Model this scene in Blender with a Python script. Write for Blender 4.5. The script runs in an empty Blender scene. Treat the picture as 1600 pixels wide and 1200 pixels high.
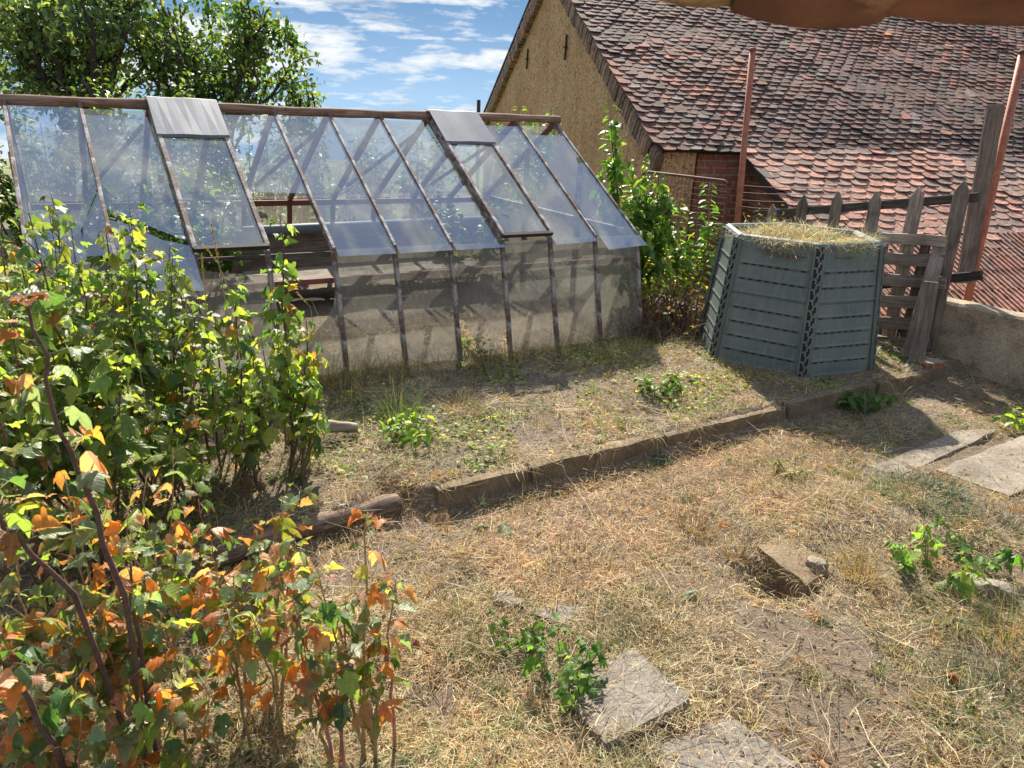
import bpy, math, random
import numpy as np
from mathutils import Vector, Matrix
random.seed(7); RNG = np.random.default_rng(11)
sc = bpy.context.scene
COL = sc.collection
R_ = math.radians

# ------------------------------------------------------------------ camera
F = 1186.0; PITCH = R_(20.5); ROLL = .035; CAMH = 1.8
fw = np.array([0, math.cos(PITCH), -math.sin(PITCH)])
u0 = np.array([0, math.sin(PITCH), math.cos(PITCH)]); r0 = np.array([1., 0, 0])
cr = math.cos(ROLL)*r0 + math.sin(ROLL)*u0
cu = -math.sin(ROLL)*r0 + math.cos(ROLL)*u0
CAM = np.array([0, 0, CAMH])
def ray(px, py): return fw + cr*(px-800)/F - cu*(py-600)/F
def G(px, py, z=0.):                      # pixel -> point on the level z
    d = ray(px, py); return CAM + d*((z-CAMH)/d[2])
def D(px, py, y):                         # pixel -> point at distance y
    d = ray(px, py); return CAM + d*(y/d[1])
def PL(px, py, p0, n):                    # pixel -> point on a plane
    d = ray(px, py); t = np.dot(np.array(p0)-CAM, n)/np.dot(d, n); return CAM + d*t
cd = bpy.data.cameras.new('camera'); cam = bpy.data.objects.new('camera', cd); COL.objects.link(cam)
m = Matrix(((cr[0], cu[0], -fw[0], 0), (cr[1], cu[1], -fw[1], 0), (cr[2], cu[2], -fw[2], CAMH), (0, 0, 0, 1)))
cam.matrix_world = m
cd.sensor_width = 36; cd.lens = F/1600*36; cd.clip_start = .05; cd.clip_end = 3000
cd.dof.use_dof = True; cd.dof.focus_distance = 4.6; cd.dof.aperture_fstop = 9.0
sc.camera = cam

# ------------------------------------------------------------------ noise
_T = RNG.random((256, 256))
def vn(x, y, s=1.0, o=0):
    x = np.asarray(x, float)*s + 37.3*o + 500.; y = np.asarray(y, float)*s + 91.7*o + 500.
    xi = np.floor(x).astype(int); yi = np.floor(y).astype(int); fx = x-xi; fy = y-yi
    fx = fx*fx*(3-2*fx); fy = fy*fy*(3-2*fy)
    g = lambda a, b: _T[a % 256, b % 256]
    return (g(xi, yi)*(1-fx)+g(xi+1, yi)*fx)*(1-fy) + (g(xi, yi+1)*(1-fx)+g(xi+1, yi+1)*fx)*fy
def fb(x, y, s=1.0, o=0, n=3):
    t = 0; a = .5
    for k in range(n): t = t + a*vn(x, y, s*2**k, o+k); a *= .5
    return t/(1-.5**n)
def sst(a, b, x): t = np.clip((np.asarray(x, float)-a)/(b-a), 0, 1); return t*t*(3-2*t)

# ------------------------------------------------------------------ terrain
PATHZ = -.105
KA = np.array([-.36, 3.30]); KB = np.array([3.30, 5.52]); KD = (KB-KA)/np.linalg.norm(KB-KA); KN = np.array([-KD[1], KD[0]])
WA = np.array([3.35, 5.90]); WD = np.array([-.655, .755]); WN = np.array([.755, .655])    # fence / wall line
PIT = [(G(1215, 905, -.11), .13, -.19), (G(1500, 900, -.15), .2, -.05), (G(650, 1100, -.15), .25, -.03)]
HUMP = [(G(1330, 815, -.11), .34, .085), (G(1450, 800, -.15), .5, .05), (G(980, 930, -.15), .4, .03)]
def tz(x, y):
    x = np.asarray(x, float); y = np.asarray(y, float)
    s = (x-KA[0])*KN[0] + (y-KA[1])*KN[1]; l = (x-KA[0])*KD[0] + (y-KA[1])*KD[1]
    q = (x-WA[0])*WN[0] + (y-WA[1])*WN[1]
    wide = .07 + .55*sst(-.9, -2.2, l) + .4*sst(-.02, -.22, l)*sst(-.4, -.2, l)
    step = sst(-.03, wide-.02, s)
    near = sst(60, 12, np.hypot(x, y))
    z = PATHZ*(1-step)
    z = z + .07*step*sst(.6, 1.5, s)*sst(2.6, -.3, l)      # bed rises towards the left
    z = z + (.035*(fb(x, y, 1.6, 3)-.5) + .030*(fb(x, y, 6, 5)-.5) + .016*(fb(x, y, 19, 8)-.5))*near
    z = z - .022*np.exp(-((s+.13)/.12)**2)*sst(-.3, .1, l)*sst(4.4, 3.6, l)
    for p, r, h in PIT+HUMP:
        z = z + h*np.exp(-((x-p[0])**2+(y-p[1])**2)/(r*r))
    z = z - 1.15*sst(.12, .75, q)*sst(2.0, 5.0, y)
    z = z - 1.2*sst(9., 16., y)*sst(.75, .1, q)
    z = z - .075*np.clip(np.hypot(x, y)-22, 0, 1e9)
    return z
def T(x, y): return float(tz(x, y))
def g3(px, py, z0=None):                   # pixel -> point on the terrain
    z = PATHZ if z0 is None else z0
    for _ in range(6):
        p = G(px, py, z); z = T(p[0], p[1])
    return np.array([p[0], p[1], z])

# ------------------------------------------------------------------ materials
class NT:
    def __init__(s, m):
        m.use_nodes = True; s.t = m.node_tree; s.t.nodes.clear(); s.out = s.n('ShaderNodeOutputMaterial')
    def n(s, typ, ins=None, **kw):
        d = s.t.nodes.new(typ)
        for k, v in kw.items(): setattr(d, k, v)
        for k, v in (ins or {}).items(): s.set(d.inputs[k], v)
        return d
    def set(s, sock, v):
        if isinstance(v, bpy.types.NodeSocket): s.t.links.new(v, sock)
        elif isinstance(v, bpy.types.Node): s.t.links.new(v.outputs[0], sock)
        else:
            if sock.type == 'RGBA' and len(v) == 3: v = (*v, 1)
            sock.default_value = v
    def coord(s, scale=(1, 1, 1), kind='Object', rot=(0, 0, 0)):
        c = s.n('ShaderNodeTexCoord'); mp = s.n('ShaderNodeMapping', {'Vector': c.outputs[kind], 'Scale': scale, 'Rotation': rot}); return mp.outputs[0]
    def noise(s, vec, scale=5, det=5, rough=.6, dist=0):
        return s.n('ShaderNodeTexNoise', {'Vector': vec, 'Scale': scale, 'Detail': det, 'Roughness': rough, 'Distortion': dist}).outputs['Fac']
    def ramp(s, fac, stops, interp='LINEAR'):
        r = s.n('ShaderNodeValToRGB', {'Fac': fac}); e = r.color_ramp.elements; r.color_ramp.interpolation = interp
        while len(e) < len(stops): e.new(.5)
        for i, (p, c) in enumerate(stops):
            e[i].position = p; e[i].color = (c, c, c, 1) if not hasattr(c, '__len__') else (*c, 1)
        return r.outputs[0]
    def mix(s, f, a, b, mode='MIX'):
        x = s.n('ShaderNodeMix', data_type='RGBA', blend_type=mode)
        s.set(x.inputs[0], f); s.set(x.inputs[6], a); s.set(x.inputs[7], b); return x.outputs[2]
    def math(s, op, a, b=0.):
        x = s.n('ShaderNodeMath', operation=op); s.set(x.inputs[0], a); s.set(x.inputs[1], b); return x.outputs[0]
    def bump(s, h, dist=.01, st=1.0): return s.n('ShaderNodeBump', {'Height': h, 'Distance': dist, 'Strength': st}).outputs[0]
    def bsdf(s, col, rough=.8, nrm=None, **kw):
        b = s.n('ShaderNodeBsdfPrincipled', {'Base Color': col, 'Roughness': rough})
        if nrm is not None: s.set(b.inputs['Normal'], nrm)
        for k, v in kw.items(): s.set(b.inputs[k.replace('_', ' ')], v)
        return b.outputs[0]
    def end(s, sh): s.t.links.new(sh, s.out.inputs['Surface'])
def new(name): mt = bpy.data.materials.new(name); return mt, NT(mt)

def m_wood(name, c1, c2, c3, rough=.85, rnd=.35, scale=1.0):
    mt, t = new(name); oi = t.n('ShaderNodeObjectInfo')
    c = t.n('ShaderNodeTexCoord'); off = t.n('ShaderNodeVectorMath', {0: c.outputs['Object'], 1: oi.outputs['Random']}, operation='ADD')
    mp = t.n('ShaderNodeMapping', {'Vector': off.outputs[0], 'Scale': (1.2*scale, 22*scale, 22*scale)}).outputs[0]
    g = t.noise(mp, 3, 7, .65, .4); big = t.noise(off.outputs[0], 6*scale, 4, .6)
    col = t.ramp(g, [(.28, c1), (.5, c2), (.72, c3)])
    col = t.mix(t.ramp(big, [(.45, 0.), (.68, .65)]), col, c1)
    v = t.n('ShaderNodeHueSaturation', {'Color': col, 'Value': t.math('ADD', t.math('MULTIPLY', oi.outputs['Random'], rnd*2), 1-rnd)}).outputs[0]
    t.end(t.bsdf(v, rough, t.bump(g, .006, .8))); return mt
M = {}
M['grey_wood'] = m_wood('grey_wood', (.09, .066, .05), (.27, .21, .165), (.46, .38, .30))
M['brown_wood'] = m_wood('brown_wood', (.06, .035, .025), (.15, .085, .055), (.30, .20, .13))
M['ridge_wood'] = m_wood('sun_bleached_pole', (.09, .045, .03), (.27, .16, .105), (.46, .34, .24))
M['log_wood'] = m_wood('weathered_log', (.05, .032, .022), (.15, .10, .065), (.36, .27, .19))
M['dark_wood'] = m_wood('dark_wood', (.025, .02, .017), (.06, .045, .035), (.12, .09, .07))
def m_paintwood():
    mt, t = new('peeling_paint_wood'); v = t.coord(); mp = t.coord((3, 30, 30))
    a = t.noise(v, 9, 8, .72, .5); gr = t.noise(mp, 3, 6, .6)
    wood = t.ramp(gr, [(.3, (.07, .045, .035)), (.7, (.20, .13, .10))]); pt = t.ramp(t.noise(v, 30, 4), [(.3, (.30, .27, .26)), (.7, (.52, .49, .47))])
    f = t.ramp(a, [(.47, 0.), (.57, .9)])
    t.end(t.bsdf(t.mix(f, wood, pt), .75, t.bump(t.math('ADD', f, gr), .003, .7))); return mt
M['paint_wood'] = m_paintwood()
def m_rust(name, a, b, c, rough=.7, scale=1):
    mt, t = new(name); v = t.coord((1, 1, 1)); n = t.noise(v, 14*scale, 8, .7, .3); n2 = t.noise(v, 70*scale, 4, .6)
    col = t.mix(.35, t.ramp(n, [(.33, a), (.52, b), (.7, c)]), t.ramp(n2, [(.35, a), (.65, c)]))
    t.end(t.bsdf(col, rough, t.bump(n2, .002, .6))); return mt
M['rust_red'] = m_rust('rust_red_paint', (.22, .06, .032), (.42, .13, .065), (.50, .21, .12), .6)
M['rust'] = m_rust('rusty_iron', (.05, .022, .014), (.13, .055, .033), (.24, .11, .065))
M['red_rail'] = m_rust('red_brown_paint', (.10, .03, .024), (.20, .055, .04), (.26, .09, .07))
M['iron'] = m_rust('black_iron', (.012, .011, .01), (.03, .024, .02), (.06, .045, .035))
def m_glass(name, dust, tr, rgh, lo, hi, grime):
    mt, t = new(name); v = t.coord(); n = t.noise(v, 2.2, 8, .62, .4); sp = t.noise(v, 55, 3, .7); st = t.noise(t.coord((8, 8, 1.1)), 5, 5, .6)
    f = t.ramp(t.math('ADD', t.math('MULTIPLY', n, .65), t.math('MULTIPLY', st, .35)), [(.33, lo), (.66, hi)])
    f = t.math('ADD', f, t.ramp(sp, [(.64, 0.), (.74, .3)]))
    dc = t.mix(t.ramp(t.noise(v, 1.3, 5), [(.35, 0.), (.65, 1.)]), dust, grime)
    df = t.n('ShaderNodeBsdfDiffuse', {'Color': dc}); tl = t.n('ShaderNodeBsdfTranslucent', {'Color': dc})
    dd = t.n('ShaderNodeMixShader', {0: tr, 1: df.outputs[0], 2: tl.outputs[0]})
    gl = t.n('ShaderNodeBsdfGlossy', {'Color': (.9, .93, .96), 'Roughness': rgh}); tp = t.n('ShaderNodeBsdfTransparent', {'Color': (.86, .90, .90)})
    fr = t.n('ShaderNodeFresnel', {'IOR': 1.5}); cl = t.n('ShaderNodeMixShader', {0: t.math('MINIMUM', t.math('MULTIPLY', fr.outputs[0], .42), .35), 1: tp.outputs[0], 2: gl.outputs[0]})
    t.end(t.n('ShaderNodeMixShader', {0: f, 1: cl.outputs[0], 2: dd.outputs[0]}).outputs[0]); return mt
M['glass_roof'] = m_glass('dusty_roof_glass', (.45, .48, .48), .5, .03, .06, .33, (.32, .34, .34))
M['glass_wall'] = m_glass('grimy_wall_glass', (.40, .38, .335), .40, .08, .32, .84, (.24, .22, .18))
def m_sheet():
    mt, t = new('zinc_sheet'); v = t.coord(); n = t.noise(v, 4, 6, .6, .6); n2 = t.noise(t.coord((1, 8, 8)), 6, 5, .6)
    col = t.ramp(n, [(.3, (.11, .13, .165)), (.55, (.145, .17, .21)), (.72, (.18, .21, .25))])
    col = t.mix(t.ramp(n2, [(.6, 0.), (.8, .35)]), col, (.22, .215, .22))
    t.end(t.bsdf(col, .6, t.bump(n, .003, .3), Metallic=.15)); return mt
M['zinc'] = m_sheet()
def m_plastic():
    mt, t = new('grey_green_plastic'); v = t.coord(); n = t.noise(v, 3.5, 7, .65, .3); s = t.noise(t.coord((14, 14, 1.2)), 3, 6, .6); sp = t.noise(v, 90, 3, .7)
    col = t.ramp(n, [(.3, (.095, .128, .122)), (.55, (.135, .170, .158)), (.75, (.185, .208, .18))])
    col = t.mix(t.ramp(s, [(.46, 0.), (.74, .7)]), col, (.21, .225, .185))
    col = t.mix(t.ramp(sp, [(.60, 0.), (.75, .45)]), col, (.19, .19, .15))
    t.end(t.bsdf(col, .50, t.bump(t.math('ADD', n, t.math('MULTIPLY', sp, .25)), .004, .4))); return mt
M['plastic'] = m_plastic()
def m_flat(name, c, rough=.7):
    mt, t = new(name); n = t.noise(t.coord(), 20, 4)
    t.end(t.bsdf(t.ramp(n, [(.3, tuple(x*.75 for x in c)), (.7, tuple(x*1.2 for x in c))]), rough)); return mt
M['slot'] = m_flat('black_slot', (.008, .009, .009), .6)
def m_concrete(name, a, b, c, moss=(.12, .12, .05), rough=.92, stain=.5):
    mt, t = new(name); v = t.coord(); n = t.noise(v, 3.2, 8, .65, .3); f = t.noise(v, 60, 4, .7); g = t.noise(v, 14, 5, .6)
    col = t.ramp(n, [(.3, a), (.5, b), (.7, c)])
    col = t.mix(t.ramp(f, [(.35, .45), (.55, 0.)]), col, tuple(x*.45 for x in a))
    col = t.mix(t.ramp(g, [(.55, 0.), (.72, stain)]), col, moss)
    vo = t.n('ShaderNodeTexVoronoi', {'Vector': v, 'Scale': 75.}); peb = t.ramp(vo.outputs['Distance'], [(.1, .35), (.35, 0.)])
    col = t.mix(peb, col, tuple(min(1, x*1.25) for x in c))
    t.end(t.bsdf(col, rough, t.bump(t.math('ADD', t.math('ADD', n, t.math('MULTIPLY', f, .5)), g), .012, .8))); return mt
M['kerb'] = m_concrete('mossy_kerb_concrete', (.12, .082, .045), (.22, .16, .095), (.33, .26, .16))
M['slab'] = m_concrete('weathered_slab', (.16, .135, .105), (.27, .23, .18), (.37, .32, .255), stain=.45)
M['grave'] = m_concrete('pebbled_slab', (.12, .105, .088), (.22, .195, .165), (.32, .29, .245), moss=(.24, .19, .12), stain=.35)
M['wall'] = m_concrete('rendered_wall', (.12, .09, .065), (.38, .30, .20), (.58, .48, .34), moss=(.46, .36, .20), stain=.6)
def m_ground():
    mt, t = new('dry_soil'); v = t.coord(); n = t.noise(v, 1.1, 6, .6); f = t.noise(v, 26, 8, .75, .3); h = t.noise(v, 120, 4, .75); w = t.noise(t.coord((60, 14, 30)), 3, 5, .7, 1.2)
    soil = t.ramp(f, [(.27, (.09, .065, .05)), (.45, (.29, .22, .17)), (.70, (.47, .38, .30))])
    straw = t.ramp(w, [(.3, (.09, .06, .035)), (.55, (.24, .175, .095)), (.75, (.46, .36, .21))])
    col = t.mix(t.ramp(n, [(.4, .15), (.62, .6)]), soil, straw)
    col = t.mix(t.ramp(h, [(.55, 0.), (.7, .6)]), col, (.06, .043, .03))
    fld = t.ramp(t.noise(t.coord((.15, .15, .15)), 2, 5), [(.35, (.09, .13, .04)), (.6, (.17, .19, .07))])
    sy = t.n('ShaderNodeSeparateXYZ', {0: v}); col = t.mix(t.ramp(t.math('MULTIPLY', t.math('ADD', sy.outputs[1], t.math('MULTIPLY', n, 3.)), .05), [(.44, 0.), (.56, .85)]), col, fld)
    t.end(t.bsdf(col, .95, t.bump(t.math('ADD', f, t.math('MULTIPLY', h, .5)), .04, 1.))); return mt
M['ground'] = m_ground()
def veins(t):
    s = t.n('ShaderNodeSeparateXYZ', {0: t.n('ShaderNodeAttribute', attribute_name='leafpos').outputs['Vector']}); ax = t.math('ABSOLUTE', s.outputs[0])
    mid = t.ramp(ax, [(.0, 1.), (.045, 0.)]); w = t.math('FRACT', t.math('MULTIPLY', t.math('SUBTRACT', s.outputs[1], t.math('MULTIPLY', ax, .8)), 5.5))
    tri = t.math('ABSOLUTE', t.math('SUBTRACT', w, .5)); side = t.ramp(tri, [(.40, 0.), (.5, .28)]); return t.math('MAXIMUM', mid, side), tri
def attr(t): return t.n('ShaderNodeAttribute', attribute_name='col').outputs['Color']
def m_leaf(name, tl=.54, gloss=.45, back=(.9, 1.05, .9), tint=(1.75, 1.75, .7)):
    mt, t = new(name); c = attr(t); v = t.coord(); n = t.noise(v, 70, 3, .6)
    c = t.mix(.35, c, t.mix(1., c, t.ramp(n, [(.3, .45), (.7, 1.5)]), 'MULTIPLY'))
    ve, tri = veins(t)
    if tl > .4: c = t.mix(t.math('MULTIPLY', ve, .38), c, t.mix(.5, t.mix(1., c, (1.7, 1.7, 1.5), 'MULTIPLY'), (.30, .36, .16)))
    geo = t.n('ShaderNodeNewGeometry')
    under = t.mix(.35, c, (.22, .27, .20))
    cc = t.mix(geo.outputs['Backfacing'], c, under)
    df = t.bsdf(cc, .42, t.bump(t.math('SUBTRACT', n, t.math('MULTIPLY', tri, .7)), .003, .5) if tl > .4 else t.bump(n, .002, .5), Specular_IOR_Level=gloss)
    tr = t.n('ShaderNodeBsdfTranslucent', {'Color': t.mix(1., c, tint, 'MULTIPLY')})
    t.end(t.n('ShaderNodeMixShader', {0: tl, 1: df, 2: tr.outputs[0]}).outputs[0]); return mt
M['leaf'] = m_leaf('currant_leaf'); M['tree_leaf'] = m_leaf('tree_leaf', .399, .35)
M['grass'] = m_leaf('grass_blade', .3, .15, tint=(1.1, 1.1, .8))
def m_attr(name, rough=.85, bump=.006, nsc=30, lichen=None):
    mt, t = new(name); c = attr(t); v = t.coord(); n = t.noise(v, nsc, 7, .7, .3); n2 = t.noise(v, nsc*4, 4, .6)
    c = t.mix(1., c, t.ramp(n, [(.28, .45), (.5, 1.), (.75, 1.55)]), 'MULTIPLY')
    if lichen:
        l = t.noise(v, nsc*.45, 8, .72, .2); c = t.mix(t.ramp(l, [(.53, 0.), (.62, .8)]), c, lichen[0])
        l2 = t.noise(v, nsc*.8, 6, .7, 1.); c = t.mix(t.ramp(l2, [(.60, 0.), (.67, .75)]), c, lichen[1])
    t.end(t.bsdf(c, rough, t.bump(t.math('ADD', n, t.math('MULTIPLY', n2, .4)), bump, .8))); return mt
M['stem'] = m_attr('bark_stem', .85, .003, 40)
M['bark'] = m_attr('tree_bark', .9, .03, 12)
M['tile'] = m_attr('old_clay_tile', .85, .008, 22, ((.035, .030, .028), (.33, .29, .25)))
M['tile_red'] = m_attr('red_clay_tile', .85, .006, 22, ((.06, .045, .04), (.40, .34, .28)))
M['porch_tile'] = m_attr('porch_clay_tile', .7, .006, 9, ((.10, .055, .035), (.42, .25, .14)))
def m_plaster():
    mt, t = new('clay_plaster'); v = t.coord(); n = t.noise(v, .8, 6, .6); f = t.noise(v, 22, 7, .7)
    vo = t.n('ShaderNodeTexVoronoi', {'Vector': t.n('ShaderNodeVectorMath', {0: t.coord((9, 9, 5)), 1: t.n('ShaderNodeTexNoise', {'Vector': v, 'Scale': 9.}).outputs['Color']}, operation='ADD').outputs[0], 'Scale': 1.7})
    sc_ = t.noise(v, 2.5, 4)
    pit = t.ramp(t.math('ADD', vo.outputs['Distance'], t.math('MULTIPLY', t.math('SUBTRACT', .62, sc_), 1.0)), [(.12, 1.), (.26, 0.)])
    sp = t.ramp(t.noise(t.coord((40, 40, 16)), 1.6, 4, .6), [(.555, 0.), (.62, 1.)])
    pit = t.math('MAXIMUM', pit, sp)
    col = t.ramp(n, [(.3, (.66, .37, .17)), (.52, (.86, .51, .25)), (.72, (.88, .60, .34))])
    runs = t.noise(t.coord((5, 5, .5)), 1.5, 6, .65); col = t.mix(t.ramp(runs, [(.52, 0.), (.70, .55)]), col, (.36, .22, .11)); col = t.mix(t.ramp(t.noise(v, 1.7, 7, .7, .4), [(.58, 0.), (.66, .5)]), col, (.80, .62, .40))
    col = t.mix(t.ramp(f, [(.3, .3), (.6, 0.)]), col, (.30, .20, .10)); col = t.mix(t.math('MULTIPLY', pit, .7), col, (.15, .10, .055))
    t.end(t.bsdf(col, .95, t.bump(t.math('SUBTRACT', f, t.math('MULTIPLY', pit, 1.4)), .03, .9))); return mt
M['plaster'] = m_plaster()
def m_brick():
    mt, t = new('red_brick'); v = t.coord(kind='Object'); mp = t.n('ShaderNodeMapping', {'Vector': v, 'Rotation': (R_(90), 0, 0)}).outputs[0]
    b = t.n('ShaderNodeTexBrick', {'Vector': mp, 'Color1': (.36, .12, .065), 'Color2': (.25, .10, .06), 'Mortar': (.33, .27, .21), 'Scale': 1., 'Mortar Size': .008, 'Brick Width': .25, 'Row Height': .078})
    n = t.noise(v, 12, 6, .7); c = t.mix(1., b.outputs['Color'], t.ramp(n, [(.3, .5), (.7, 1.4)]), 'MULTIPLY')
    t.end(t.bsdf(c, .92, t.bump(t.math('SUBTRACT', n, b.outputs['Fac']), .012, .8))); return mt
M['brick'] = m_brick()

# ------------------------------------------------------------------ mesh helpers
LOC = {}
def tag(o, label=None, cat=None, group=None, kind=None):
    for k, v in (('label', label), ('category', cat), ('group', group), ('kind', kind)):
        if v: o[k] = v
    return o
def empty(name, loc, label, cat, group=None):
    o = bpy.data.objects.new(name, None); COL.objects.link(o); o.location = [float(v) for v in loc]; o.empty_display_size = .2
    LOC[o.name] = np.array(loc, float); return tag(o, label, cat, group)
class MB:
    def __init__(s): s.v = []; s.f = []; s.m = []; s.c = []
    def add(s, vs, fs, mi=0, col=(1, 1, 1)):
        b = len(s.v); s.v.extend([tuple(map(float, p)) for p in vs]); s.f.extend([tuple(i+b for i in f) for f in fs]); s.m.extend([mi]*len(fs)); s.c.extend([col]*len(vs)); return s
    def box(s, c, ax, ay, az, mi=0, col=(1, 1, 1)):      # centre, half axes
        c, ax, ay, az = map(lambda q: np.array(q, float), (c, ax, ay, az))
        vs = [c+i*ax+j*ay+k*az for i in (-1, 1) for j in (-1, 1) for k in (-1, 1)]
        return s.add(vs, [(0, 1, 3, 2), (4, 6, 7, 5), (0, 4, 5, 1), (2, 3, 7, 6), (0, 2, 6, 4), (1, 5, 7, 3)], mi, col)
    def tube(s, pts, rad, n=6, mi=0, col=(1, 1, 1), cap=True):
        pts = np.array(pts, float); k = len(pts); rad = [rad]*k if np.isscalar(rad) else rad; vs = []; fs = []
        for i in range(k):
            t = pts[min(i+1, k-1)]-pts[max(i-1, 0)]; t /= (np.linalg.norm(t)+1e-9)
            a = np.cross(t, (0, 0, 1.)) if abs(t[2]) < .9 else np.cross(t, (0, 1., 0)); a /= np.linalg.norm(a); b = np.cross(t, a)
            vs += [pts[i]+rad[i]*(math.cos(2*math.pi*j/n)*a+math.sin(2*math.pi*j/n)*b) for j in range(n)]
        for i in range(k-1):
            for j in range(n): fs.append((i*n+j, i*n+(j+1) % n, (i+1)*n+(j+1) % n, (i+1)*n+j))
        if cap: fs += [tuple(range(n-1, -1, -1)), tuple((k-1)*n+j for j in range(n))]
        return s.add(vs, fs, mi, col)
    def build(s, name, mats, parent=None, smooth=False, origin=None, bevel=0):
        return mesh(name, np.array(s.v), s.f, mats, parent, s.m, np.array(s.c), smooth, origin, bevel)
def mesh(name, V, faces, mats, parent=None, mi=None, col=None, smooth=False, origin=None, bevel=0):
    V = np.asarray(V, float)
    if parent is not None: off = LOC[parent.name]
    else: off = np.array(origin, float) if origin is not None else np.array([V[:, 0].mean(), V[:, 1].mean(), V[:, 2].min()])
    me = bpy.data.meshes.new(name); me.from_pydata((V-off).tolist(), [], faces); fin(me, mats, mi, col, smooth)
    return link(name, me, parent, off, bevel)
def fin(me, mats, mi, col, smooth):
    for q in (mats if isinstance(mats, (list, tuple)) else [mats]): me.materials.append(M[q])
    if mi is not None and len(me.materials) > 1: me.polygons.foreach_set('material_index', np.array(mi, np.int32))
    if col is not None:
        a = me.color_attributes.new('col', 'FLOAT_COLOR', 'POINT'); c = np.ones((len(me.vertices), 4), np.float32); c[:, :3] = col; a.data.foreach_set('color', c.ravel())
    if smooth: me.polygons.foreach_set('use_smooth', np.ones(len(me.polygons), bool))
    me.update()
def link(name, me, parent, off, bevel=0):
    o = bpy.data.objects.new(name, me); COL.objects.link(o)
    if parent is not None: o.parent = parent; LOC[o.name] = LOC[parent.name]
    else: o.location = [float(v) for v in off]; LOC[o.name] = off
    if bevel:
        b = o.modifiers.new('bevel', 'BEVEL'); b.width = bevel; b.segments = 2; b.limit_method = 'ANGLE'; b.angle_limit = R_(40)
    return o
def bigmesh(name, V, tris, mats, parent=None, col=None, smooth=False, origin=None, quads=None):
    """fast triangle mesh from arrays"""
    off = LOC[parent.name] if parent is not None else (np.array(origin, float) if origin is not None else np.array([V[:, 0].mean(), V[:, 1].mean(), V[:, 2].min()]))
    me = bpy.data.meshes.new(name); me.vertices.add(len(V)); me.vertices.foreach_set('co', (V-off).astype(np.float32).ravel())
    loops = tris.ravel(); starts = np.arange(len(tris))*3
    if quads is not None:
        loops = np.concatenate([loops, quads.ravel()]); starts = np.concatenate([starts, len(tris)*3+np.arange(len(quads))*4])
    me.loops.add(len(loops)); me.loops.foreach_set('vertex_index', loops.astype(np.int32))
    me.polygons.add(len(starts)); me.polygons.foreach_set('loop_start', starts.astype(np.int32)); me.update(calc_edges=True)
    fin(me, mats, None, col, smooth); return link(name, me, parent, off)
def beam(name, p, q, w, h, mat, parent=None, up=(0, 0, 1), bevel=.004, taper=1., point=0., wob=.0, segs=6):
    """timber from p to q; its mesh runs along local x so the grain follows it"""
    p = np.array(p, float); q = np.array(q, float); d = q-p; L = np.linalg.norm(d); x = d/L; u = np.array(up, float)
    y = np.cross(u, x); y /= np.linalg.norm(y); z = np.cross(x, y); vs = []; fs = []
    ts = list(np.linspace(0, 1, segs+1)); 
    if point: ts = list(np.linspace(0, 1-point/L, segs+1))+[1]
    for i, t in enumerate(ts):
        k = 1+(taper-1)*t; ww = w/2*k; hh = h/2*k
        if point and i == len(ts)-1: ww *= .12
        a, b = (random.uniform(-wob, wob), random.uniform(-wob, wob)) if 0 < i else (0, 0)
        vs += [(t*L, sy*ww+a, sz*hh+b) for sy, sz in ((-1, -1), (1, -1), (1, 1), (-1, 1))]
    n = len(ts)
    for i in range(n-1): fs += [(i*4+j, i*4+(j+1) % 4, i*4+4+(j+1) % 4, i*4+4+j) for j in range(4)]
    fs += [(3, 2, 1, 0), tuple((n-1)*4+j for j in range(4))]
    me = bpy.data.meshes.new(name); me.from_pydata(vs, [], fs); fin(me, mat, None, None, False)
    o = bpy.data.objects.new(name, me); COL.objects.link(o)
    Mx = Matrix(((x[0], y[0], z[0], p[0]), (x[1], y[1], z[1], p[1]), (x[2], y[2], z[2], p[2]), (0, 0, 0, 1)))
    if parent is not None: o.parent = parent; Mx = Matrix.Translation(-Vector(LOC[parent.name])) @ Mx; LOC[o.name] = LOC[parent.name]
    else: LOC[o.name] = p
    o.matrix_local = Mx
    if bevel:
        b = o.modifiers.new('bevel', 'BEVEL'); b.width = bevel; b.segments = 1; b.limit_method = 'ANGLE'; b.angle_limit = R_(40)
    return o
def rot(axis, a):
    axis = np.array(axis, float)/np.linalg.norm(axis); K = np.array([[0, -axis[2], axis[1]], [axis[2], 0, -axis[0]], [-axis[1], axis[0], 0]])
    return np.eye(3)+math.sin(a)*K+(1-math.cos(a))*K@K
V3 = lambda *a: np.array(a, float)

# ------------------------------------------------------------------ ground sheet
def ground():
    xs = np.unique(np.concatenate([np.linspace(-4, 5, 260), -4-np.geomspace(.05, 900, 34), 5+np.geomspace(.05, 900, 34)]))
    ys = np.unique(np.concatenate([np.linspace(.6, 8.6, 230), .6-np.geomspace(.05, 300, 24), 8.6+np.geomspace(.05, 1200, 40)]))
    X, Y = np.meshgrid(xs, ys); Z = tz(X, Y); V = np.stack([X.ravel(), Y.ravel(), Z.ravel()], 1); nx = len(xs); ny = len(ys)
    i = (np.arange(ny-1)[:, None]*nx+np.arange(nx-1)[None]).ravel(); Q = np.stack([i, i+1, i+nx+1, i+nx], 1)
    o = bigmesh('ground', V, np.zeros((0, 3), int), 'ground', None, None, True, (0, 0, 0), Q); o['kind'] = 'structure'
ground()

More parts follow.
